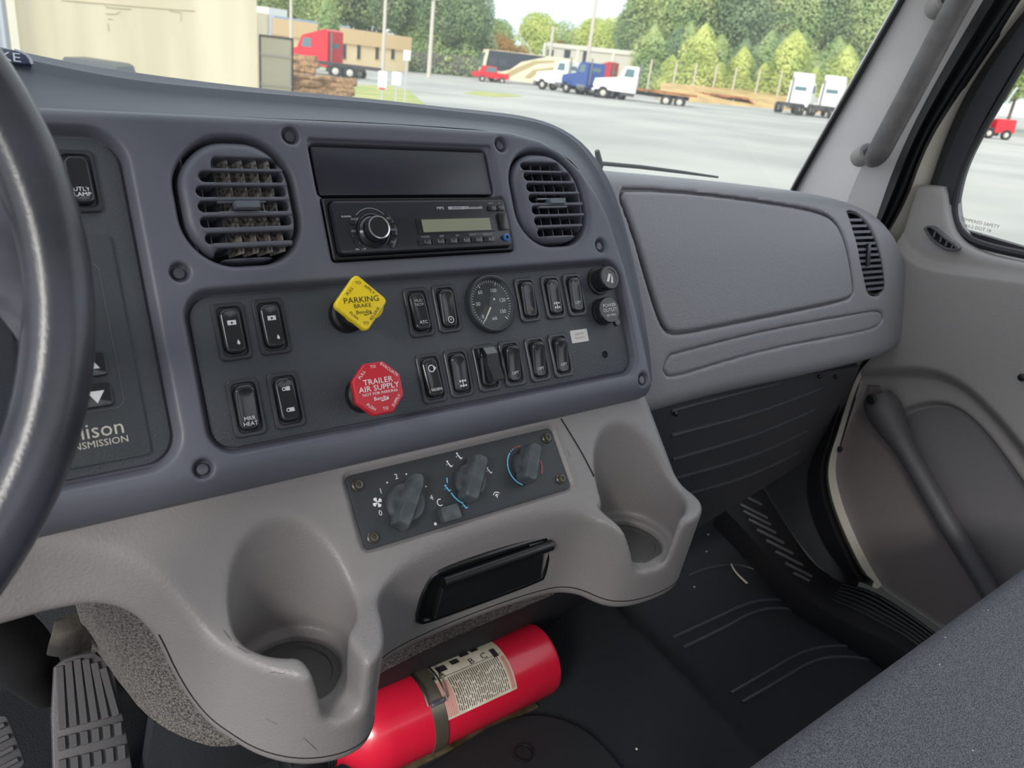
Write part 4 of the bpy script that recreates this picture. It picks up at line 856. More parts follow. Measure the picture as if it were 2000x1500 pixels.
obj('drawer', rings([(ai, .002), (ai, .007), (inset(ai, .001), .0078)]), mat('ashfront', (26, 27, 28), .35, bump=.2, bscale=400), at)
l0, l1 = np.array(AF.uv(856, 1128)), np.array(AF.uv(1066, 1056))
lp_ = [np.array((*(l0 * (1 - t) + l1 * t), .008)) for t in np.linspace(0, 1, 12)]
obj('finger_lip', tube(lp_, .0062, 12, flat=.9), 'ashblack', at)
# ------------------------------------------------------------------ steering wheel
ti, yw = .4276, -.033
wn = V3(math.sin(yw) * math.cos(ti), -math.cos(ti) * math.cos(yw), math.sin(ti)); e1 = np.cross(V3(0, 0, 1), wn) * 1.0; e1 = e1 / np.linalg.norm(e1); e1 = e1 if e1[0] > 0 else -e1
WF = Fr((-.168, .451, 2.03), e1, np.cross(wn, e1))
if WF.n @ wn < 0: WF.n = -WF.n
sw_ = thing('steering_wheel', 'dark grey worn steering wheel at the left edge', 'steering wheel', WF.mat())
mat('wheelgrip', (70, 71, 80), .28, bump=.06, bscale=500, rgb2=(50, 51, 58), vscale=14)
th_ = np.linspace(math.pi, 3 * math.pi, 121); ri = [(.2234 * math.cos(a), .2234 * math.sin(a), 0) for a in th_]
obj('rim', tube(ri, .0171, 20, cap=False), 'wheelgrip', sw_)
L = []
for xx, hy, hz in ((.05, .026, .010), (.10, .022, .010), (.15, .021, .010), (.182, .022, .010), (.197, .026, .011), (.205, .034, .011), (.2105, .047, .010)):
    L.append([(xx - (0 if xx < .2 else .004 * s * s), s * hy, 0) for s in np.linspace(-1, 1, 9)])
v_, f_ = [], []
for (row, hz) in zip(L, (.011, .010, .010, .010, .0095, .009, .008)):
    for sgn in (1, -1):
        for p in row: v_.append((p[0], p[1], sgn * hz * (1 - .6 * (abs(p[1]) / max(abs(row[0][1]), 1e-6)) ** 4) - .002))
for k in range(6):
    for sgn in (0, 1):
        for i in range(8):
            a = k * 18 + sgn * 9 + i; b = (k + 1) * 18 + sgn * 9 + i; f_.append((a, b, b + 1, a + 1) if sgn == 0 else (a + 1, b + 1, b, a))
    for i0 in (0, 8):
        a, b, c2, d2_ = k * 18 + i0, (k + 1) * 18 + i0, (k + 1) * 18 + 9 + i0, k * 18 + 9 + i0; f_.append((a, d2_, c2, b) if i0 == 0 else (a, b, c2, d2_))
for rz in (0, math.pi): obj('spoke', mesh(v_, f_, angle=60), mat('spokegrey', (96, 98, 107), .3, bump=.05, bscale=300, rgb2=(80, 82, 91), vscale=30), sw_, RZ(rz))
obj('hub', lathe([(.085, -.03), (.09, -.01), (.085, .006), (.06, .012)], 40), 'blackmatt', sw_)
cl = thing('steering_column', 'black steering column boot under the dashboard', 'steering column', T(.04, .85, 1.5))
world_child('shaft', tube([(-.168, .46, 2.0), (-.13, .60, 1.9), (-.08, .75, 1.75)], .035, 16), 'blackmatt', cl)
bp = [onF(x, y, f) for x, y, f in [(-60, 1200, .84), (10, 1245, .85), (45, 1285, .86), (70, 1320, .87), (95, 1350, .88)]]
world_child('boot', tube(smoothline(bp, 14), list(np.interp(np.linspace(0, 1, 14), [0, .5, 1], [.036, .036, .022])), 14), 'blackmatt', cl)
flp = thing('loose_flap', 'torn grey-brown insulation flap hanging above the pedal', 'flap', T(*onF(120, 1250, .80)))
world_child('sheet', thick([[onF(108, 1215, .79), onF(135, 1208, .795), onF(168, 1196, .80)], [onF(102, 1243, .78), onF(132, 1232, .775), onF(175, 1226, .79)], [onF(96, 1262, .785), onF(135, 1268, .775), onF(180, 1258, .785)], [onF(92, 1280, .79), onF(120, 1285, .78), onF(178, 1272, .79)]], 10, V3(0, .004, 0)), mat('flapgrey', (88, 82, 76), .85, bump=.6, bscale=90, rgb2=(46, 44, 42), vscale=25), flp)
# accelerator pedal
PF = Fr(onF(175, 1400, .775), (.98, .12, .1), (.05, .62, .80))
pd = thing('accelerator_pedal', 'long ribbed black accelerator pedal at the lower left', 'pedal', PF.mat())
pu = lambda pts: [PF.uv(x, y) for x, y in pts]
def ccw(p): return p if sum(a[0] * b[1] - a[1] * b[0] for a, b in zip(p, p[1:] + p[:1])) > 0 else p[::-1]
mat('pedal', (76, 75, 78), .5, bump=.15, bscale=500)
pout = ccw(pu([(106, 1304), (124, 1288), (150, 1280), (182, 1274), (204, 1287), (220, 1300), (230, 1350), (246, 1425), (262, 1520), (268, 1580), (106, 1580), (104, 1500), (101, 1400)]))
obj('pad', plate([tuple(p) for p in pout], -.012, 0, .002), 'pedal', pd)
def rib(a, b, w_):
    (x0, y0), (x1, y1) = PF.uv(*a), PF.uv(*b); d = np.array([x1 - x0, y1 - y0]); L_ = np.linalg.norm(d); ang = math.atan2(d[1], d[0])
    return obj('rib', box(L_, w_, .005, (0, 0, .002), .0008), 'pedal', pd, T((x0 + x1) / 2, (y0 + y1) / 2, 0) @ RZ(ang))
for i in range(6):
    t = i / 5
    rib((116 + t * 84, 1304 - 22 * math.sin(t * 3.0) * .8 - 3 + t * 6), (122 + t * 104, 1424 - t * 26), .0075)
for r_, (yy, hh) in enumerate(((1452, 22), (1497, 24), (1545, 22))):
    for i in range(6):
        t = i / 5; x_ = 119 + r_ * 2 + t * (110 + r_ * 5); y_ = yy - t * 28
        rib((x_, y_ - hh * .6), (x_ + 2, y_ + hh * .6), .0075)
bpd = thing('brake_pedal', 'corner of a ribbed rubber brake pedal at the bottom left', 'pedal', PF.mat(*PF.uv(-30, 1475)))
obj('pad', plate(rrect(.030, .03, .006, 4), -.01, 0, .002), 'pedal', bpd)
for k in range(4): obj('rib', box(.05, .005, .005, (0, -.02 + k * .0135, .002), .0008), 'pedal', bpd)
# ------------------------------------------------------------------ dash hood label
hl = thing('hood_label', 'dark label with white BRAKE lettering on the dash hood', 'label', T(*PP.P(*PP.uv(20, 110, -.066), -.066)))
lw_ = -.052; LB = Fr(PP.P(*PP.uv(10, 110, lw_), lw_), PP.P(*PP.uv(50, 116, lw_), lw_) - PP.P(*PP.uv(-50, 103, lw_), lw_), PP.v)
lpo = [LB.uv(x, y) for x, y in [(-140, 112), (-140, 82), (-60, 88), (0, 95), (28, 100), (46, 106), (57, 114), (62, 126), (30, 124), (-60, 117)]]
if sum(p[0] * q[1] - p[1] * q[0] for p, q in zip(lpo, lpo[1:] + lpo[:1])) < 0: lpo = lpo[::-1]
hl.matrix_world = LB.mat()
obj('plate', plate([tuple(p) for p in lpo], -.004, .001, .0005), mat('labelnavy', (70, 78, 104), .35), hl)
ed_ = [np.array((*LB.uv(x, y), .001)) for x, y in [(28, 99), (46, 105), (57, 113), (63, 127)]]
obj('edge', tube(smoothline(ed_, 12), .0011, 8), mat('palegrey', (186, 192, 204), .35), hl)
txt('AIR BRAKE', .0098, MATS['white'], hl, *LB.uv(41, 116), .0015, name='lettering', align='RIGHT', sx=1.2)
# ------------------------------------------------------------------ fire extinguisher lying on the floor
XA, XB = V3(.636, .626, 1.3565), V3(.30, .632, 1.3565)
xf = Fr(XA, V3(0, 0, 1), np.cross((XB - XA) / np.linalg.norm(XB - XA), V3(0, 0, 1)))      # local z runs along the bottle; local x is up
ex = thing('fire_extinguisher', 'red fire extinguisher lying on the floor under the console', 'fire extinguisher', xf.mat())
mat('extred', (208, 28, 56), .3, coat=.35, bump=.03, bscale=40); r_ = .0525
obj('cylinder', lathe([(.03, .003), (.047, 0), (.0505, .002), (r_, .008), (r_, .262), (.050, .276), (.043, .291), (.032, .303), (.0225, .312), (.019, .318), (.019, .325)], 64), 'extred', ex)
obj('valve', lathe([(.0175, .322), (.0175, .326), (.019, .327), (.0175, .329), (.019, .331), (.0175, .333), (.019, .335), (.0175, .337), (.022, .345), (.022, .38), (.012, .386)], 32), 'black', ex)
def wrap(s0, s1, a0, a1, rr, n=24, m=6):
    v, f = [], []
    for j in range(m + 1):
        for i in range(n + 1):
            a = R(a0 + (a1 - a0) * i / n); v.append((rr * math.cos(a), rr * math.sin(a), s0 + (s1 - s0) * j / m))
    for j in range(m):
        for i in range(n): k = j * (n + 1) + i; f.append((k, k + 1, k + n + 2, k + n + 1))
    return v, f
sg = -1 if xf.v[1] > 0 else 1          # local y sign of the side facing the driver
lab = obj('label', wrap(.080, .205, sg * -38, sg * 66, r_ + .0004), mat('paper', (222, 214, 198), .6, rgb2=(190, 178, 156), vscale=22), ex)
mat('printblack', (40, 38, 38), .7); mat('printpink', (214, 132, 128), .7)
pk = MB(); pp_ = MB(); random.seed(3)
for k in range(26):
    s_ = .092 + k * .0031
    a0 = 12; 
    while a0 < 60:
        w__ = random.uniform(5, 16); pk.add(wrap(s_, s_ + .0011, sg * a0, sg * min(a0 + w__, 62), r_ + .0007, 6, 1)); a0 += w__ + random.uniform(1, 3)
for s_, a, da, ds in ((.088, -4, 16, .008), (.106, -22, 9, .012), (.122, -24, 12, .014), (.142, -14, 10, .012), (.163, -12, 12, .014), (.185, -6, 14, .014)): pk.add(wrap(s_, s_ + ds, sg * a, sg * (a + da), r_ + .0007, 6, 1))
for s_, ds in ((.0825, .006), (.173, .018)):
    pp_ = MB()
    for q in range(7): pp_.add(wrap(s_ + ds * q / 7, s_ + ds * (q + .55) / 7, sg * 14, sg * 63, r_ + .0007, 10, 1))
    obj('print', mesh(*pp_.vf(), smooth=False), 'printpink', lab)
obj('print', mesh(*pk.vf(), smooth=False), 'printblack', lab)
obj('print', mesh(*wrap(.084, .200, sg * 8.5, sg * 9.3, r_ + .0007, 2, 1), smooth=False), 'printblack', lab)
for ch, s_, a in (('A', .176, 4), ('B', .128, 3), ('C', .108, 3)):
    ang = R(sg * a); f0 = Fr(V3(0, 0, 0), (0, 0, -1), (-math.cos(ang + 1.57 * 0) * 0 - math.sin(ang) * -1 * 0 + math.sin(ang) * 0, 0, 0) if False else (math.cos(ang + R(-90 * sg)), math.sin(ang + R(-90 * sg)), 0))
    o = txt(ch, .014, MATS['printblack'], lab, name='print'); rad = V3(math.cos(ang), math.sin(ang), 0); upv = V3(-math.sin(ang), math.cos(ang), 0) * -sg
    ff = Fr(rad * (r_ + .0009) + V3(0, 0, s_), (0, 0, -1), upv); ff.n = np.cross(ff.h, ff.v); o.matrix_local = Matrix(((ff.h[0], ff.v[0], ff.n[0], ff.p[0]), (ff.h[1], ff.v[1], ff.n[1], ff.p[1]), (ff.h[2], ff.v[2], ff.n[2], ff.p[2]), (0, 0, 0, 1)))
mat('strap', (150, 142, 128), .35, metal=.8)
st = MB(); st.add(wrap(.190, .209, -180, 180, r_ + .0018, 64, 1)); 
br = obj('strap', mesh(*lathe([(r_ + .0006, .190), (r_ + .0020, .190), (r_ + .0020, .209), (r_ + .0006, .209)], 64, False, False)), 'strap', ex)
obj('wire_bail', tube([(math.cos(R(sg * a)) * (r_ + .003 + .005 * math.sin(R((a + 30) * 2.2))), math.sin(R(sg * a)) * (r_ + .003 + .005 * math.sin(R((a + 30) * 2.2))), .186) for a in range(-30, 42, 4)], .0013, 8), 'steel', ex)
obj('wire_bail', tube([(math.cos(R(sg * a)) * (r_ + .003 + .005 * math.sin(R((a + 30) * 2.2))), math.sin(R(sg * a)) * (r_ + .003 + .005 * math.sin(R((a + 30) * 2.2))), .213) for a in range(-30, 42, 4)], .0013, 8), 'steel', ex)
obj('clasp', mesh(*wrap(.188, .211, sg * -34, sg * 6, r_ + .0045, 10, 1)), 'strap', ex)
obj('clasp_tab', box(.010, .006, .018, (0, 0, 0), .001), 'screwdark', ex, T(math.cos(R(sg * 38)) * (r_ + .004), math.sin(R(sg * 38)) * (r_ + .004), .199) @ RZ(R(sg * 38)))
obj('bracket', box(.004, .070, .26, (-.0545, 0, .15), .0015), mat('bracket', (120, 108, 84), .5, metal=.6, rgb2=(74, 62, 40), vscale=30), ex)
obj('bracket_tab', box(.030, .003, .022, (.035, -sg * .050, .215), .001), 'strap', ex)
# ------------------------------------------------------------------ passenger seat
st_ = thing('passenger_bench', 'grey woven cloth passenger seat cushion at the lower right', 'seat', T(.8, -.1, 1.42))
def build_seat():
    h = .006; ax, (x, y, z) = grid((.28, -.50, 1.44), (1.26, .24, 1.68), h)
    zt = 1.652 - .04 * np.maximum(-y, 0)
    q = np.maximum(sd_rr(x, y, .77, -.14, .45, .362, .06) + 0 * z, 0)
    D = extr(sd_rr(x, y, .77, -.14, .45, .362, .06), z - zt, -.2, 0, .035)
    return nmesh('cushion', D, ax, 1)
world_child('cushion', build_seat(), 'seatcloth', st_)
world_child('base', mesh(*box(.7, .6, .2, (.77, -.16, 1.36), .02)), 'blackmatt', st_)
# ------------------------------------------------------------------ small litter on the mat
stw = [onfloor(x, y, .003) for x, y in [(1428, 1101), (1433, 1112), (1440, 1121), (1449, 1130), (1459, 1139)]]
sl_ = tag(obj('straw_sliver', tube(smoothline(stw, 12), list(np.interp(np.linspace(0, 1, 12), [0, .5, 1], [.0012, .0022, .0030])), 8, flat=.5), mat('strawpale', (226, 214, 200), .6)), 'pale curved sliver lying on the black mat near the sill plate', 'litter')
cm_ = mesh(*lathe([(.001, 0), (.002, .001), (.0012, .0022)], 6)); 
for x, y in ((1243, 1464), (1380, 1078), (1356, 1147), (1383, 1045)): tag(obj('crumb', cm_, 'strawpale', None, T(*onfloor(x, y))), 'tiny pale crumb on the black floor mat', 'litter', 'crumbs on the floor mat')
lm_ = mesh(*lathe([(.0004, 0), (.0008, .0003), (.0004, .0006)], 6))
for x, y in ((1835, 1298), (1846, 1245), (1930, 1192), (1900, 1466)): tag(obj('lint_speck', lm_, 'strawpale', None, T(*onZ(x, y, 1.652))), 'tiny pale lint speck on the grey seat cushion', 'lint', 'lint on the passenger seat')
# ------------------------------------------------------------------ wiper at the base of the windscreen
wp_ = thing('windscreen_wiper', 'black wiper arm lying along the base of the windscreen', 'wiper', T(*onF(1290, 326, .93)))
world_child('blade', tube([onF(1172, 319, .93), onF(1250, 326, .93), onF(1330, 336, .93), onF(1402, 346, .93)], [.0035, .0035, .003, .002], 8), 'black', wp_)
world_child('pivot', tube([onF(1166, 294, .93), onF(1168, 305, .93), onF(1172, 322, .93), onF(1172, 322, .93) + V3(0, .02, -.10)], [.004, .005, .006, .008], 10), 'black', wp_)
# ------------------------------------------------------------------ outside: the lot
def atZ(x, y, Z): return CAM + ray(x, y) * Z
def base(x, Z):
    """spot on the lot that lies Z metres deep behind column x of the picture"""
    y = 150
    for _ in range(30):
        p = atZ(x, y, Z); y += (p[2] - gz(p[0], p[1])) / Z * FPX
    return V3(p[0], p[1], gz(p[0], p[1]))
HR = V3(CM[0, 0], CM[1, 0], 0); HR /= np.linalg.norm(HR); HFW = V3(-HR[1], HR[0], 0)
YAW = math.atan2(HR[1], HR[0])
def place(x, Z, rot=0, dz=0): p = base(x, Z); return T(p[0], p[1], p[2] + dz) @ RZ(YAW + R(rot))      # local x runs to the right of the picture, local y away
mat('gravel', (178, 177, 170), .95, rgb2=(156, 156, 151), vscale=.12, detail=8, bump=.6, bscale=6)
mat('grass', (142, 162, 88), .95, rgb2=(178, 170, 110), vscale=.5)
mat('straw', (206, 172, 118), .95, rgb2=(176, 148, 98), vscale=.5, detail=6, bump=.8, bscale=3)
gpl = []
for a, b in ((-60, -60), (420, -60), (420, 420), (-60, 420)): gpl.append((a, b, gz(a, b)))
gr = tag(obj('ground', mesh(gpl, [(0, 1, 2, 3)], smooth=False), 'gravel'), 'pale gravel lot around the truck', None, kind='structure')
def patch(name, label, pts, m, h=.03):
    q = [gpt(x, y) for x, y in pts]; c = np.mean(q, 0); n = len(q)
    o = obj(name, ([tuple(p) for p in q] + [tuple(p + V3(0, 0, h)) for p in q], [tuple(range(2 * n - 1, n - 1, -1))] + [(i, (i + 1) % n, (i + 1) % n + n, i + n) for i in range(n)]), m); return tag(o, label, 'grass', kind='stuff')
patch('grass_strip', 'green grass patch beside the stacked firewood', [(680, 200), (676, 166), (760, 168), (800, 178), (830, 205)], 'grass')
patch('grass_strip', 'thin dry grass streak across the far lot', [(905, 183), (930, 178), (1000, 184), (1020, 189), (960, 190)], 'grass', .02)
patch('dry_verge', 'dry yellowish verge below the far fence', [(790, 119), (930, 126), (935, 137), (800, 131)], mat('verge', (196, 182, 128), .95, rgb2=(170, 168, 108), vscale=.4), .02)
# ---- buildings
def building(name, label, x0, x1, Z0, Z1, pyt, depth, m, parapet=None):
    L, Rr = base(x0, Z0), base(x1, Z1); zt = atZ(x0, pyt, Z0)[2]; d = Rr - L; d[2] = 0; w = np.linalg.norm(d)
    t = thing(name, label, 'building', T(*L) @ RZ(math.atan2(d[1], d[0])))
    h = zt - L[2]
    obj('wall', box(w, depth, h + 1, (w / 2, depth / 2, h / 2 - .5)), m, t)
    if parapet: obj('parapet', box(w + .4, depth + .4, parapet[0], (w / 2, depth / 2, h - parapet[0] / 2 + .1)), parapet[1], t)
    def loc(px, py):        # a point on the front wall seen at a pixel
        n = V3(-d[1], d[0], 0) / w; q = onpl(px, py, L, n) - L; return float(q @ d) / w, float(q[2])
    return t, loc, h, w
mat('beigeblock', (234, 222, 192), .9, rgb2=(216, 203, 172), vscale=1.2, stretch=(1, 1, .12), detail=6)
bA, locA, hA, wA = building('block_building', 'large beige painted blockwork building at the left', -420, 505, 11.5, 17.5, -520, 8, 'beigeblock')
mat('mortar', (196, 182, 152), .95)
for pts in (((120, 0), (215, 8), (300, 15), (380, 21)), ((206, 8), (206, 13), (222, 15), (255, 17)), ((206, 26), (225, 27), (232, 22)), ((210, 37), (218, 36)), ((209, 44), (211, 60)), ((330, 20), (352, 24), (352, 40))):
    q = [locA(*p) for p in pts]; obj('mortar_crack', tube([(a, -.002, b) for a, b in q], .012, 6), 'mortar', bA)
rq = [locA(x, 40)[0] for x in (-200, 10)]
dr = obj('service_door', box(rq[1] - rq[0], .12, 5.0, ((rq[0] + rq[1]) / 2, -.05, 2.5)), mat('doorsteel', (176, 180, 184), .5), bA)
for k in range(7): obj('door_rail', box(.035, .06, 5.0, (rq[1] - .10 - k * .22, -.13, 2.5)), 'palegrey', dr)
obj('corner_post', box(.12, .2, 6.2, (rq[1] + .06, -.06, 3.1)), mat('postcream', (232, 224, 204), .8), bA)
bB, locB, hB, wB = building('block_annexe', 'lower beige annexe wall beyond the large blockwork building', 480, 529, 24, 25, 22, 6, 'beigeblock')
obj('gutter_pipe', tube([(wB - .05, -.06, hB), (wB - .05, -.06, hB - .5), (wB - .2, -.06, hB - .9), (wB - .2, -.06, 0)], .05, 8), 'palegrey', bB)
mat('tan', (222, 192, 148), .85); mat('tanlight', (232, 210, 170), .85); mat('roofblue', (150, 172, 200), .6); mat('windowdark', (66, 72, 80), .3)
bC, locC, hC, wC = building('tan_office', 'long tan office building with narrow dark windows and deep parapet', 526, 797, 82, 100, 37, 12, 'tanlight')
q0 = locC(700, 85)[1]; obj('parapet', box(wC + .3, 12.4, hC - q0 + .3, (wC / 2, 6, (hC + q0) / 2)), 'tan', bC)
obj('roof_edge', box(wC * .5, 12, .25, (wC * .28, 6.1, hC + .25)), 'roofblue', bC)
for x in (672, 700, 736, 767):
    a = locC(x - 4, 86)[0]; b = locC(x + 4, 86)[0]; z1 = locC(x, 86)[1]; z0 = locC(x, 116)[1]
    wdo = obj('window', box(b - a, .12, z1 - z0, ((a + b) / 2, -.03, (z0 + z1) / 2)), 'tan', bC); obj('pane', box((b - a) * .8, .06, (z1 - z0) * .94, ((a + b) / 2, -.09, (z0 + z1) / 2)), 'windowdark', wdo)
obj('roof_unit', box(2.6, 2, 1.3, (locC(568, 37)[0], 3, hC + .5)), mat('acgrey', (214, 212, 200), .7), bC)
mat('greymetal', (196, 190, 176), .8)
bD, locD, hD, wD = building('workshop', 'low grey-beige workshop with three dark bay doors', 1063, 1292, 118, 108, 84, 14, 'greymetal', (.6, mat('fascia', (206, 202, 190), .7)))
for x in (1077, 1110, 1147):
    a = locD(x - 7, 96)[0]; b = locD(x + 7, 96)[0]; z1 = locD(x, 94)[1]; dd = obj('bay_door', box(b - a, .16, z1, ((a + b) / 2, -.04, z1 / 2)), 'greymetal', bD); obj('opening', box((b - a) * .86, .1, z1 * .96, ((a + b) / 2, -.1, z1 * .48)), 'windowdark', dd)
for x in (1060, 1126, 1196): obj('pilaster', box(.5, .2, hD, (locD(x + 4, 100)[0], -.08, hD / 2)), 'fascia', bD)
# ---- vehicles
def wheel_mesh(r=.5, w=.3):
    m = lathe([(r * .55, -w / 2), (r * .92, -w / 2), (r, -w * .38), (r, w * .38), (r * .92, w / 2), (r * .55, w / 2)], 20, False, False); return mesh(*MB().add(m, RX(math.pi / 2)).vf())
def rim_mesh(r=.5, w=.3): return mesh(*MB().add(lathe([(r * .56, -w * .45), (r * .5, w * .25), (r * .2, w * .3), (r * .18, w * .5), (.01, w * .5)], 18), RX(math.pi / 2)).vf())
WM, RM = wheel_mesh(), rim_mesh()
mat('tyre', (46, 46, 48), .8); mat('rim', (206, 200, 188), .4); mat('chassis', (64, 62, 62), .7); mat('truckglass', (96, 122, 128), .15)
def wheels(t, spots):
    for x, y in spots:
        w = obj('wheel', WM, 'tyre', t, T(x, y, .5) @ RZ(0 if y < 0 else math.pi)); obj('rim', RM, 'rim', w, RZ(0))
def prism(pts, w, c=0): return rings([([(x, z) for x, z in pts], -w / 2), ([(x, z) for x, z in pts], w / 2)])
def pside(pts, w, y=0): v, f = prism(pts, w); return [(a, -b_ + y, c_) for a, c_, b_ in v], f
def truck(name, label, mw, body, long=8.5, sleeper=0, fairing=False, flat=None, grille='steel', cat='truck'):
    """nose towards local -x"""
    t = thing(name, label, cat, mw); cabx = 2.2
    obj('hood', pside([(.15, .75), (.0, 1.15), (.12, 1.65), (cabx, 1.95), (cabx, .75)], 1.9), body, t)
    obj('grille', pside([(-.06, .75), (-.06, 1.2), (.08, 1.62), (.14, 1.62), (.12, .75)], 1.15), grille, t)
    obj('bumper', box(.35, 2.3, .42, (.05, 0, .58), .05), grille, t)
    cx1 = cabx + 1.7 + sleeper; top = 2.95 + (.55 if sleeper else 0)
    c = obj('cab', pside([(cabx, .75), (cabx, 1.95), (cabx + .45, 2.85), (cabx + .7, 2.95), (cx1 - .3 if sleeper else cx1, top), (cx1, top - .1), (cx1, .75)], 2.15), body, t)
    obj('windscreen', pside([(cabx + .0, 2.02), (cabx + .40, 2.80), (cabx + .44, 2.78), (cabx + .05, 2.0)], 1.85), 'truckglass', c)
    for sy in (-1, 1): obj('side_window', pside([(cabx + .45, 2.05), (cabx + .62, 2.72), (cabx + 1.35, 2.72), (cabx + 1.35, 2.05)], .04, sy * 1.08), 'truckglass', c)
    obj('rear_window', box(.04, 1.1, .35, (cx1 + .01, 0, 2.35)), 'truckglass', c)
    if fairing: obj('roof_fairing', pside([(cabx + .7, 2.95), (cabx + 1.25, 3.75), (cx1, 3.75), (cx1, 2.95)], 1.9), body, t)
    obj('frame', box(long - .5, .9, .3, (long / 2 + .3, 0, .85)), 'chassis', t)
    obj('fuel_tank', MB().add(lathe([(.3, -.6), (.3, .6)], 14), T(cabx + 1.0, -.85, .75) @ RY(math.pi / 2)).vf(), 'steel', t)
    for sy in (-1, 1): obj('fender', pside([(.45, .8), (.55, 1.12), (.95, 1.22), (1.35, 1.12), (1.6, .8), (1.4, .8), (1.25, 1.0), (.95, 1.06), (.65, 1.0), (.6, .8)], .45, sy * .95), body, t)
    obj('exhaust_stack', MB().add(lathe([(.08, 1.0), (.08, 3.3)], 10), T(cx1 + .15, -.8, 0)).vf(), 'steel', t)
    wheels(t, [(1.0, -.98), (1.0, .98), (long - 1.9, -.98), (long - 1.9, .98), (long - .7, -.98), (long - .7, .98)])
    if flat: obj('flat_bed', box(long - cx1 + .6, 2.4, .18, ((long + cx1) / 2 + .4, 0, 1.15)), flat, t)
    return t
mat('truckwhite', (240, 240, 236), .35); mat('truckred', (206, 40, 52), .35); mat('truckblue', (52, 84, 150), .35); mat('rust', (170, 110, 66), .9, rgb2=(120, 78, 50), vscale=2)
truck('day_cab_truck', 'white day cab truck with an empty rusty flat bed on the lot', place(1158, 71, -14), 'truckwhite', 8.6, flat='rust')
truck('parked_truck', 'white truck parked beside the painted motorhome', place(1054, 80, -38), 'truckwhite', 7.5)
truck('parked_truck', 'blue truck with chrome grille between two white trucks', place(1108, 76, -55), 'truckblue', 7.5)
truck('parked_truck', 'dark red truck showing its roof behind the white day cab', place(1122, 94, -30), mat('darkred', (176, 44, 56), .4), 7.5, sleeper=1)
truck('sleeper_truck', 'bright red truck with tall sleeper by the tan office', place(552, 64, -22), 'truckred', 7.6, sleeper=1.2)
for lab, x, Z, rt in (('white tractor with roof fairing seen from behind, left of the pair', 1572, 78, -124), ('white tractor with roof fairing seen from behind, right of the pair', 1630, 78, -124)):
    truck('tractor_unit', lab, place(x, Z, rt), 'truckwhite', 7.6, fairing=True)
# motorhome with a swoosh livery
mh = thing('motorhome', 'large cream and black motorhome with swoosh stripes', 'motorhome', place(938, 92, 12))
mat('mhcream', (226, 214, 182), .35); mat('mhdark', (52, 60, 70), .3); mat('mhtan', (176, 160, 118), .4)
bd = obj('body', pside([(0, .45), (-.15, 1.2), (.0, 2.6), (.3, 3.5), (11, 3.6), (11, .45)], 2.5), 'mhcream', mh)
obj('windscreen', pside([(-.16, 1.5), (-.02, 2.6), (.16, 3.1), (.25, 3.1), (.06, 1.5)], 2.3), 'truckglass', bd)
obj('upper_band', pside([(.3, 2.0), (.5, 3.45), (7.5, 3.5), (4.5, 2.6), (3.2, 1.6), (2.2, 1.3), (.3, 1.3)], .04, -1.26), 'mhdark', bd)
obj('swoosh', pside([(2.4, .9), (4.0, 1.9), (6.0, 2.9), (8.5, 3.2), (8.5, 3.0), (6.4, 2.6), (4.6, 1.6), (3.2, .8)], .04, -1.28), 'mhtan', bd)
obj('swoosh', pside([(5.0, .9), (6.0, 1.9), (8.2, 2.4), (10.5, 2.5), (10.5, 2.3), (8.4, 2.1), (6.6, 1.6), (5.8, .9)], .04, -1.28), 'mhtan', bd)
for xx in (1.0, 2.3): obj('side_window', box(.9, .05, .7, (xx, -1.27, 2.3)), 'windowdark', bd)
wheels(mh, [(1.6, -1.1), (1.6, 1.1), (7.6, -1.1), (7.6, 1.1)])
rc = thing('red_pickup', 'small red vehicle in front of the motorhome', 'car', place(924, 88, 20)); obj('body', pside([(0, .5), (0, 1.0), (.9, 1.1), (1.3, 1.75), (2.4, 1.75), (2.6, 1.1), (4, 1.1), (4, .5)], 1.7), 'truckred', rc)
obj('window', pside([(1.05, 1.15), (1.4, 1.65), (2.3, 1.65), (2.4, 1.15)], 1.74), 'truckglass', rc)
for x, y in ((.8, -.8), (3.2, -.8)): w = obj('wheel', WM, 'tyre', rc, T(x, y, .35) @ Matrix.Scale(.7, 4)); obj('rim', RM, 'rim', w)
tr = thing('low_trailer', 'long low rusty equipment trailer on the far lot', 'trailer', place(1352, 92, -8)); obj('deck', box(6.2, 2.4, .25, (3.1, 0, .95)), 'rust', tr); obj('frame', box(6.0, 1.0, .3, (3.1, 0, .7)), 'chassis', tr); obj('ramp', pside([(6.2, 1.07), (7.4, .35), (7.4, .25), (6.2, .85)], 2.3), 'rust', tr)
for x in (2.6, 3.6, 4.6): w = obj('wheel', WM, 'tyre', tr, T(x, -1.0, .42) @ Matrix.Scale(.82, 4)); obj('rim', RM, 'rim', w)
# chassis with axles beside the red truck
ch = thing('trailer_chassis', 'bare dark trailer chassis with two wheels beside the red truck', 'trailer', place(622, 60, 0)); obj('frame', box(5.2, .9, .25, (2.2, 0, .95)), 'chassis', ch)
wheels(ch, [(1.5, -.9), (2.6, -.9)])
# red forklift seen through the side window
fk = thing('forklift', 'red and grey telescopic lift machine seen through the door window', 'machine', place(1905, 62, 0)); obj('body', pside([(.9, .5), (.9, 1.5), (2.4, 1.6), (2.5, .6)], 1.6), 'truckred', fk)
obj('mast', box(.5, 1.2, 2.0, (.3, 0, 1.2), .05), 'acgrey', fk); obj('boom', tube([(1.0, 0, 1.4), (1.7, 0, 3.2), (2.0, 0, 4.0)], .07, 8), 'palegrey', fk); obj('counterweight', box(1.0, 1.4, .6, (.9, 0, .55), .05), 'chassis', fk)
for x in (.5, 1.9): w = obj('wheel', WM, 'tyre', fk, T(x, -.8, .42) @ Matrix.Scale(.8, 4)); obj('rim', RM, 'rim', w)
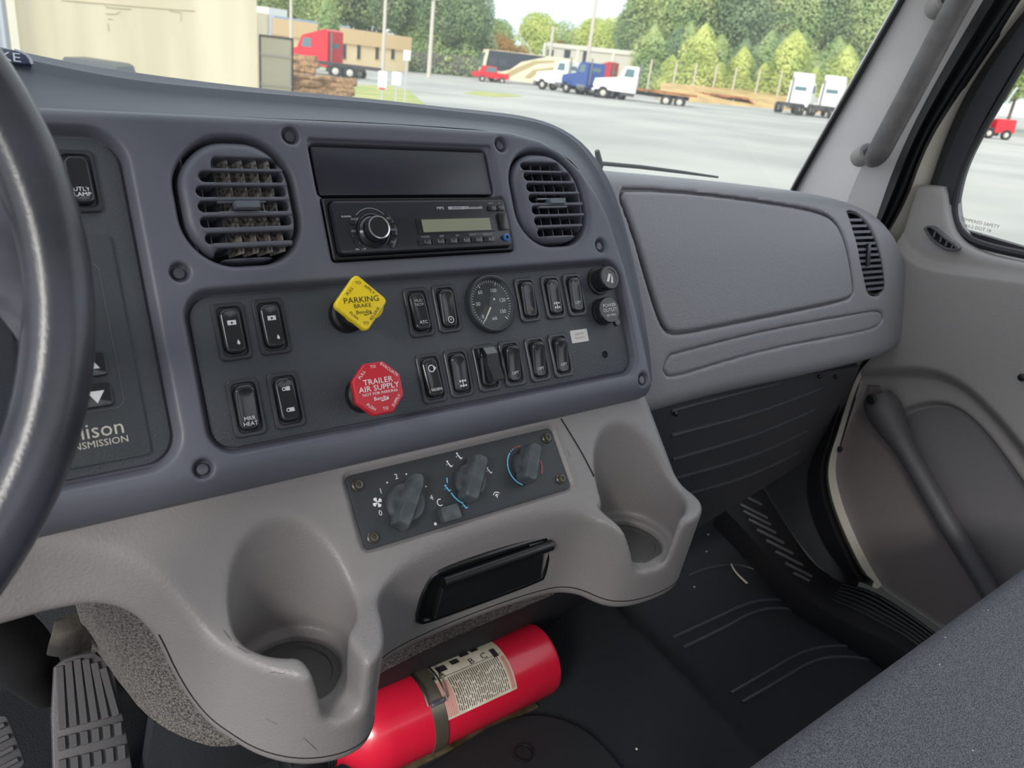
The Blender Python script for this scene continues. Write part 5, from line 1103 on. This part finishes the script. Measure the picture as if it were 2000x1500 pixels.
# small dark utility vehicle under the block wall
uv_ = thing('utility_vehicle', 'dark cab of a small utility vehicle below the beige wall', 'vehicle', place(160, 12.5, 4))
zt = atZ(210, 114, 12.5)[2] - base(160, 12.5)[2]
obj('cab_frame', MB().add(pside([(0, zt - .5), (.03, zt - .03), (.06, zt), (.74, zt - .02), (.80, zt - .06), (.90, zt - .5)], .7)).vf(), mat('utilgrey', (86, 90, 94), .5), uv_)
for x0, x1 in ((.10, .42), (.46, .76)): obj('window', box(x1 - x0, .02, .30, ((x0 + x1) / 2, -.36, zt - .27)), mat('utilglass', (150, 160, 158), .2), uv_)
obj('mirror', box(.05, .05, .10, (-.06, -.2, zt - .12), .01), 'black', uv_); obj('lower_body', box(.95, 1.4, zt - .5, (.45, .3, (zt - .5) / 2)), 'utilgrey', uv_)
# ---- poles and signs
def pole(label, x, Z, top, r=.13, extra=None):
    b = base(x, Z); h = atZ(x, top, Z)[2] - b[2]; t = thing('utility_pole', label, 'pole', T(*b), 'poles on the lot'); obj('shaft', lathe([(r * 1.15, 0), (r * .85, h)], 12), mat('polegrey', (196, 188, 176), .9), t)
    if extra == 'lamp': obj('lamp_head', box(1.4, .6, .9, (0, 0, h - 1.4), .1), 'acgrey', t)
    if extra == 'arm': obj('cross_arm', box(2.2, .12, .16, (0, -.15, h - .5)), 'polegrey', t)
pole('tall pole in front of the red truck', 568, 36, -60, .07); pole('thin pole rising behind the tan office', 747, 92, -60, .2, 'arm'); pole('lamp pole right of the tan office', 837, 82, -35, .2, 'lamp'); pole('pole rising behind the workshop roof', 1140, 98, -30, .22, 'arm'); pole('short pale pole at the workshop corner', 1067, 100, 52, .2)
def sign(label, x, y0, y1, w, Z, m='truckwhite', stripe=False):
    b = base(x, Z); z1 = atZ(x, y0, Z)[2] - b[2]; z0 = atZ(x, y1, Z)[2] - b[2]; t = thing('sign_board', label, 'sign', T(*b) @ RZ(YAW)); s = Z / FPX
    obj('post', lathe([(.03, 0), (.03, z1)], 8), 'palegrey', t); p = obj('board', box(w * s, .03, z1 - z0, (0, -.05, (z0 + z1) / 2), .005), m, t)
    if stripe: obj('red_stripe', box(w * s * .8, .012, (z1 - z0) * .09, (0, -.075, z0 + (z1 - z0) * .06)), 'truckred', p)
sign('white notice board with red stripe by the firewood', 745, 138, 174, 16, 33, stripe=True); sign('plain white notice board right of the striped one', 772, 140, 165, 17, 33); sign('small white sign high on a post by the office', 790, 98, 117, 13, 36)
# ---- gate by the block wall
gt_ = thing('yard_gate', 'weathered pale double gate beside the beige annexe', 'gate', place(509, 22.5, 12)); gs = 25.5 / FPX
obj('frame', ringplate(rrect(.47, .95, .02, 1), rrect(.42, .90, .02, 1), -.03, .03, .005), 'chassis', gt_, T(.45, 0, 1.35) @ RX(math.pi / 2))
for k in range(2): obj('leaf', box(.43, .03, 1.8, (.24 + k * .43, .01, 1.35)), mat('gatepale', (206, 200, 176), .85), gt_)
for z in (1.0, 1.8): obj('rail', box(.86, .05, .06, (.45, -.02, z)), 'greymetal', gt_)
# ---- firewood
random.seed(5)
lg = []
for k in range(3):
    r = .11 + .02 * k; v, f = MB().add(lathe([(r * .95, -.42), (r, -.40), (r * 1.04, 0), (r, .40), (r * .93, .42)], 9), RY(math.pi / 2)).vf(); lg.append(mesh([(a, b + .02 * math.sin(a * 9 + k), c + .02 * math.sin(b * 30)) for a, b, c in v], f, smooth=False))
mat('logbrown', (176, 140, 100), .95, rgb2=(112, 88, 66), vscale=5, detail=4); mat('loggrey', (150, 138, 124), .95, rgb2=(92, 84, 78), vscale=5, detail=4)
nlog = 0
for (x0, x1, py0, py1, Z, m) in ((508, 570, 142, 180, 27, 'loggrey'), (562, 608, 108, 140, 29.5, 'logbrown'), (566, 678, 148, 186, 26, 'logbrown')):
    rows = max(3, int((py1 - py0) / 8.5)); cols = max(2, int((x1 - x0) / 24))
    for r in range(rows):
        for c in range(cols):
            x = x0 + (c + .5 + .25 * (r % 2)) * (x1 - x0) / cols; y = py1 - (r + .5) * (py1 - py0) / rows + (x - x0) * .06
            p = atZ(min(x, x1 - 6), y + random.uniform(-1, 1), Z + random.uniform(-.1, .1)); k = random.choice(lg)
            o = obj('firewood_log', k.copy() if m == 'loggrey' else k, None); o.data.materials.clear() if m == 'loggrey' else None
            if len(o.data.materials) == 0: o.data.materials.append(MATS[m])
            o.matrix_world = T(*p) @ RZ(YAW + random.uniform(-.25, .25)) @ RX(random.uniform(0, 6)) @ Matrix.Scale(random.uniform(.85, 1.1), 4)
            tag(o, {508: 'greyish split log in the low stack against the beige wall', 562: 'brown split log in the upright stack by the red truck', 566: 'brown split log in the long low stack by the grass'}[x0], 'log', 'stacked firewood'); nlog += 1
    for q in range(2 if py1 < 150 else 0):
        pass
pb_ = base(585, 29.5); pz = atZ(585, 142, 29.5)[2]
plt = thing('pallet', 'wooden pallet base under the upright log stack', 'pallet', place(585, 29.5)); obj('block', box(1.0, .8, pz - pb_[2], (0, 0, (pz - pb_[2]) / 2)), 'logbrown', plt)
# ---- berm with straw and a fence line
bl = [(1286, 84), (1330, 86), (1400, 90), (1480, 92), (1560, 92), (1640, 90), (1720, 88)]
ln0 = [base(x, Z - 3) + V3(0, 0, -.1) for x, Z in bl]; ln1 = [base(x, Z + 2) + V3(0, 0, 1.0 + .25 * math.sin(x)) for x, Z in bl]; ln2 = [base(x, Z + 8) + V3(0, 0, 1.7) for x, Z in bl]; ln3 = [base(x, Z + 16) + V3(0, 0, -.1) for x, Z in bl]
bm_ = tag(obj('straw_bank', strip([ln0, ln1, ln2, ln3], 40), 'straw'), 'low straw coloured earth bank along the far edge of the lot', 'bank', kind='stuff')
fn = thing('boundary_fence', 'wire fence with grey posts along the straw bank', 'fence', T(*base(1440, 97)))
fx = [1262, 1310, 1348, 1387, 1425, 1470, 1512, 1562, 1612, 1660]; tops = []
for x in fx:
    b = base(x, 97); tp_ = b + V3(0, 0, 4.2); tops.append(tp_); world_child('post', tube([b, tp_], .11, 8), 'polegrey', fn)
for dz in (-.1, -1.0, -1.9): world_child('wire', tube([p + V3(0, 0, dz) for p in tops], .015, 5), 'chassis', fn)
fn2 = thing('far_fence', 'low dark slatted fence below the far trees', 'fence', T(*base(860, 100)))
for k in range(22): b = base(797 + k * 6.3, 105); world_child('slat', mesh(*box(.30, .08, 2.2, (b[0], b[1], b[2] + 1.4))), mat('fencegrey', (120, 116, 110), .9), fn2)
# ---- trees
def leafmat(name, c1, c2):
    m = mat(name, c1, .8, rgb2=c2, vscale=.45, detail=4); t = m.node_tree; b = t.nodes['Principled BSDF']; o = t.nodes['Material Output']
    tl = t.nodes.new('ShaderNodeBsdfTranslucent'); mx = t.nodes.new('ShaderNodeMixShader'); mx.inputs[0].default_value = .45
    src = b.inputs['Base Color'].links[0].from_socket; t.links.new(src, tl.inputs['Color']); t.links.new(b.outputs[0], mx.inputs[1]); t.links.new(tl.outputs[0], mx.inputs[2]); t.links.new(mx.outputs[0], o.inputs['Surface'])
    return m
def crown(n, rx, rz, z0, seed, size=.55, shape='round'):
    rng = np.random.default_rng(seed); lob = rng.normal(size=(14, 3)); lob /= np.linalg.norm(lob, axis=1)[:, None]; lob[:, 2] = np.abs(lob[:, 2]) * 1.2 - .4
    rn = lambda *s: rng.normal(size=s); U_ = lambda k: rng.random(k)
    nz = lambda a: a / np.linalg.norm(a, axis=1)[:, None]
    if shape == 'cone':
        t = U_(n) ** .8; a = U_(n) * 6.283; rr = rx * (1 - t) ** .6 * (.55 + .45 * U_(n)) * (1 + .22 * np.sin(3 * a + 7 * t) + .15 * np.sin(11 * t)); p = np.stack([rr * np.cos(a), rr * np.sin(a), z0 - rz + 2 * rz * t], 1); nrm = np.stack([np.cos(a), np.sin(a), .5 + 0 * a], 1)
    else:
        dd = nz(rn(n, 3)); q = lob[rng.integers(14, size=n)] * .52 + dd * (.42 + .08 * U_(n))[:, None]; p = q * V3(rx, rx, rz) + V3(0, 0, z0); nrm = dd + V3(0, 0, .3)
    nrm = nz(nrm + rn(n, 3) * .45); a_ = nz(np.cross(nrm, rn(n, 3))); b_ = np.cross(nrm, a_); s = (size * (.6 + .8 * U_(n)))[:, None]
    v = np.stack([p - a_ * s, p + b_ * s * .6, p + a_ * s, p - b_ * s * .6], 1).reshape(-1, 3)
    me = bpy.data.meshes.new('crown'); me.vertices.add(n * 4); me.vertices.foreach_set('co', v.astype(np.float32).ravel()); me.loops.add(n * 4); me.loops.foreach_set('vertex_index', np.arange(n * 4, dtype=np.int32)); me.polygons.add(n); me.polygons.foreach_set('loop_start', np.arange(0, n * 4, 4, dtype=np.int32)); me.update(); return me
leafmat('leafdark', (168, 186, 140), (130, 154, 118)); leafmat('leafmid', (200, 210, 148), (158, 182, 124)); leafmat('leaflight', (226, 230, 150), (196, 210, 130)); leafmat('leafgold', (200, 160, 98), (170, 140, 84)); mat('bark', (110, 92, 76), .95)
TREES = {'tall': [crown(15000, 6.5, 10, 11, s, .24) for s in (1, 2, 3)], 'round': [crown(6500, 4.2, 4.6, 5.5, s, .19) for s in (4, 5)], 'bush': [crown(4200, 2.7, 2.9, 2.9, s, .14, 'cone') for s in (6, 7)], 'cone': [crown(2600, 1.4, 2.7, 2.9, 8, .15, 'cone')]}
TRK = {'tall': mesh(*lathe([(.35, 0), (.22, 12)], 8)), 'round': mesh(*lathe([(.2, 0), (.12, 5)], 8)), 'bush': mesh(*lathe([(.08, 0), (.05, 2.5)], 6)), 'cone': mesh(*lathe([(.12, 0), (.08, 2)], 6))}
MC = {}
def tree(kind, x, Z, m, sc, label, group, dz=0):
    i = random.randrange(len(TREES[kind])); key = (kind, i, m)
    if key not in MC: c = TREES[kind][i].copy(); c.materials.append(MATS[m]); MC[key] = c
    b = base(x, Z); t = thing({'tall': 'woodland_tree', 'round': 'broadleaf_tree', 'bush': 'young_tree', 'cone': 'conical_evergreen'}[kind], label, 'tree', T(b[0], b[1], b[2] + dz) @ RZ(random.uniform(0, 6.28)) @ Matrix.Diagonal((sc, sc, sc * random.uniform(.92, 1.08), 1)), group)
    obj('crown', MC[key], None, t); obj('trunk', TRK[kind], 'bark', t); return t
random.seed(11)
for k, x in enumerate(range(1225, 1800, 48)):
    tree('tall', x + random.uniform(-12, 12), 118 + random.uniform(-4, 4), random.choice(('leafdark', 'leafdark', 'leafmid')), .95 if x > 1270 else .62, 'tall dark tree in the woodland beyond the straw bank', 'woodland beyond the bank')
for k, x in enumerate(range(1270, 1860, 56)):
    tree('tall', x, 136, 'leafdark', 1.35 if x > 1330 else .95, 'tall dark tree at the back of the woodland beyond the bank', 'woodland behind the front row')
for x, Z, s, l in ((1352, 100, 1.45, 'bright young tree nearest the workshop'), (1432, 101, 1.05, 'small bright young tree left of centre on the bank'), (1522, 100, 1.5, 'tallest bright young tree in the middle of the bank'), (1625, 99, 1.25, 'bright young tree behind the white tractors'), (1690, 99, 1.0, 'bright young tree beside the windscreen pillar'), (1300, 101, .8, 'low bright bush at the workshop end of the bank'), (1392, 102, .75, 'low bright bush between the young trees'), (1478, 102, .8, 'low bright bush left of the tallest young tree'), (1575, 101, .8, 'low bright bush left of the white tractors')):
    tree('bush', x, Z, 'leaflight', s, l, 'young trees on the bank', .6)
for k, x in enumerate((520, 575, 630, 690, 745, 800, 855, 905)):
    tree('tall', x + random.uniform(-8, 8), 112 + random.uniform(-6, 10), random.choice(('leafdark', 'leafmid')), .80 if x < 880 else .66, 'tall green tree behind the tan office', 'woodland behind the office')
for x in (545, 660, 775, 870): tree('tall', x, 135, 'leafdark', 1.05, 'tall dark tree at the back behind the tan office', 'woodland behind the office, back row')
for x, Z, s, m, l in ((965, 150, 1.15, 'leafmid', 'grey-green tree left of the gap of sky'), (1040, 140, 1.25, 'leaflight', 'rounded yellow-green tree behind the motorhome'), (1098, 150, 1.35, 'leafmid', 'open crowned tree left of the workshop pole'), (1150, 142, 1.25, 'leaflight', 'yellow-green tree left of the workshop pole top'), (1195, 138, 1.35, 'leaflight', 'bushy yellow-green tree behind the workshop'), (1240, 132, 1.0, 'leafmid', 'green tree at the workshop right end'), (972, 128, .72, 'leafgold', 'golden dry tree above the motorhome'), (940, 130, .7, 'leafgold', 'golden dry tree left of the motorhome roof'), (1010, 130, .6, 'leafgold', 'golden dry tree above the motorhome tail'), (1085, 140, .8, 'leafgold', 'golden dry tree behind the workshop corner')):
    tree('round', x, Z, m, s * (.92 if m != 'leafgold' else .95), l, 'trees at the far end of the lot')
for x in range(1255, 1760, 22): tree('bush', x + random.uniform(-6, 6), 108, random.choice(('leafmid', 'leafdark', 'leafmid')), random.uniform(1.1, 1.6), 'undergrowth shrub at the foot of the woodland', 'undergrowth below the woodland')
for x in range(800, 935, 22): tree('bush', x, 108, random.choice(('leafmid', 'leafdark')), 1.4, 'undergrowth shrub behind the slatted fence', 'undergrowth behind the slatted fence')
tree('cone', 639, 72, 'leafmid', 1.12, 'conical evergreen in front of the tan office', None)
for x, Z, s in ((1960, 80, .55), (2040, 84, .7), (2120, 84, .8), (2210, 84, .8), (1925, 100, .5)): tree('tall', x, Z, 'leafmid', s, 'green tree seen through the door window', 'trees beyond the door window')
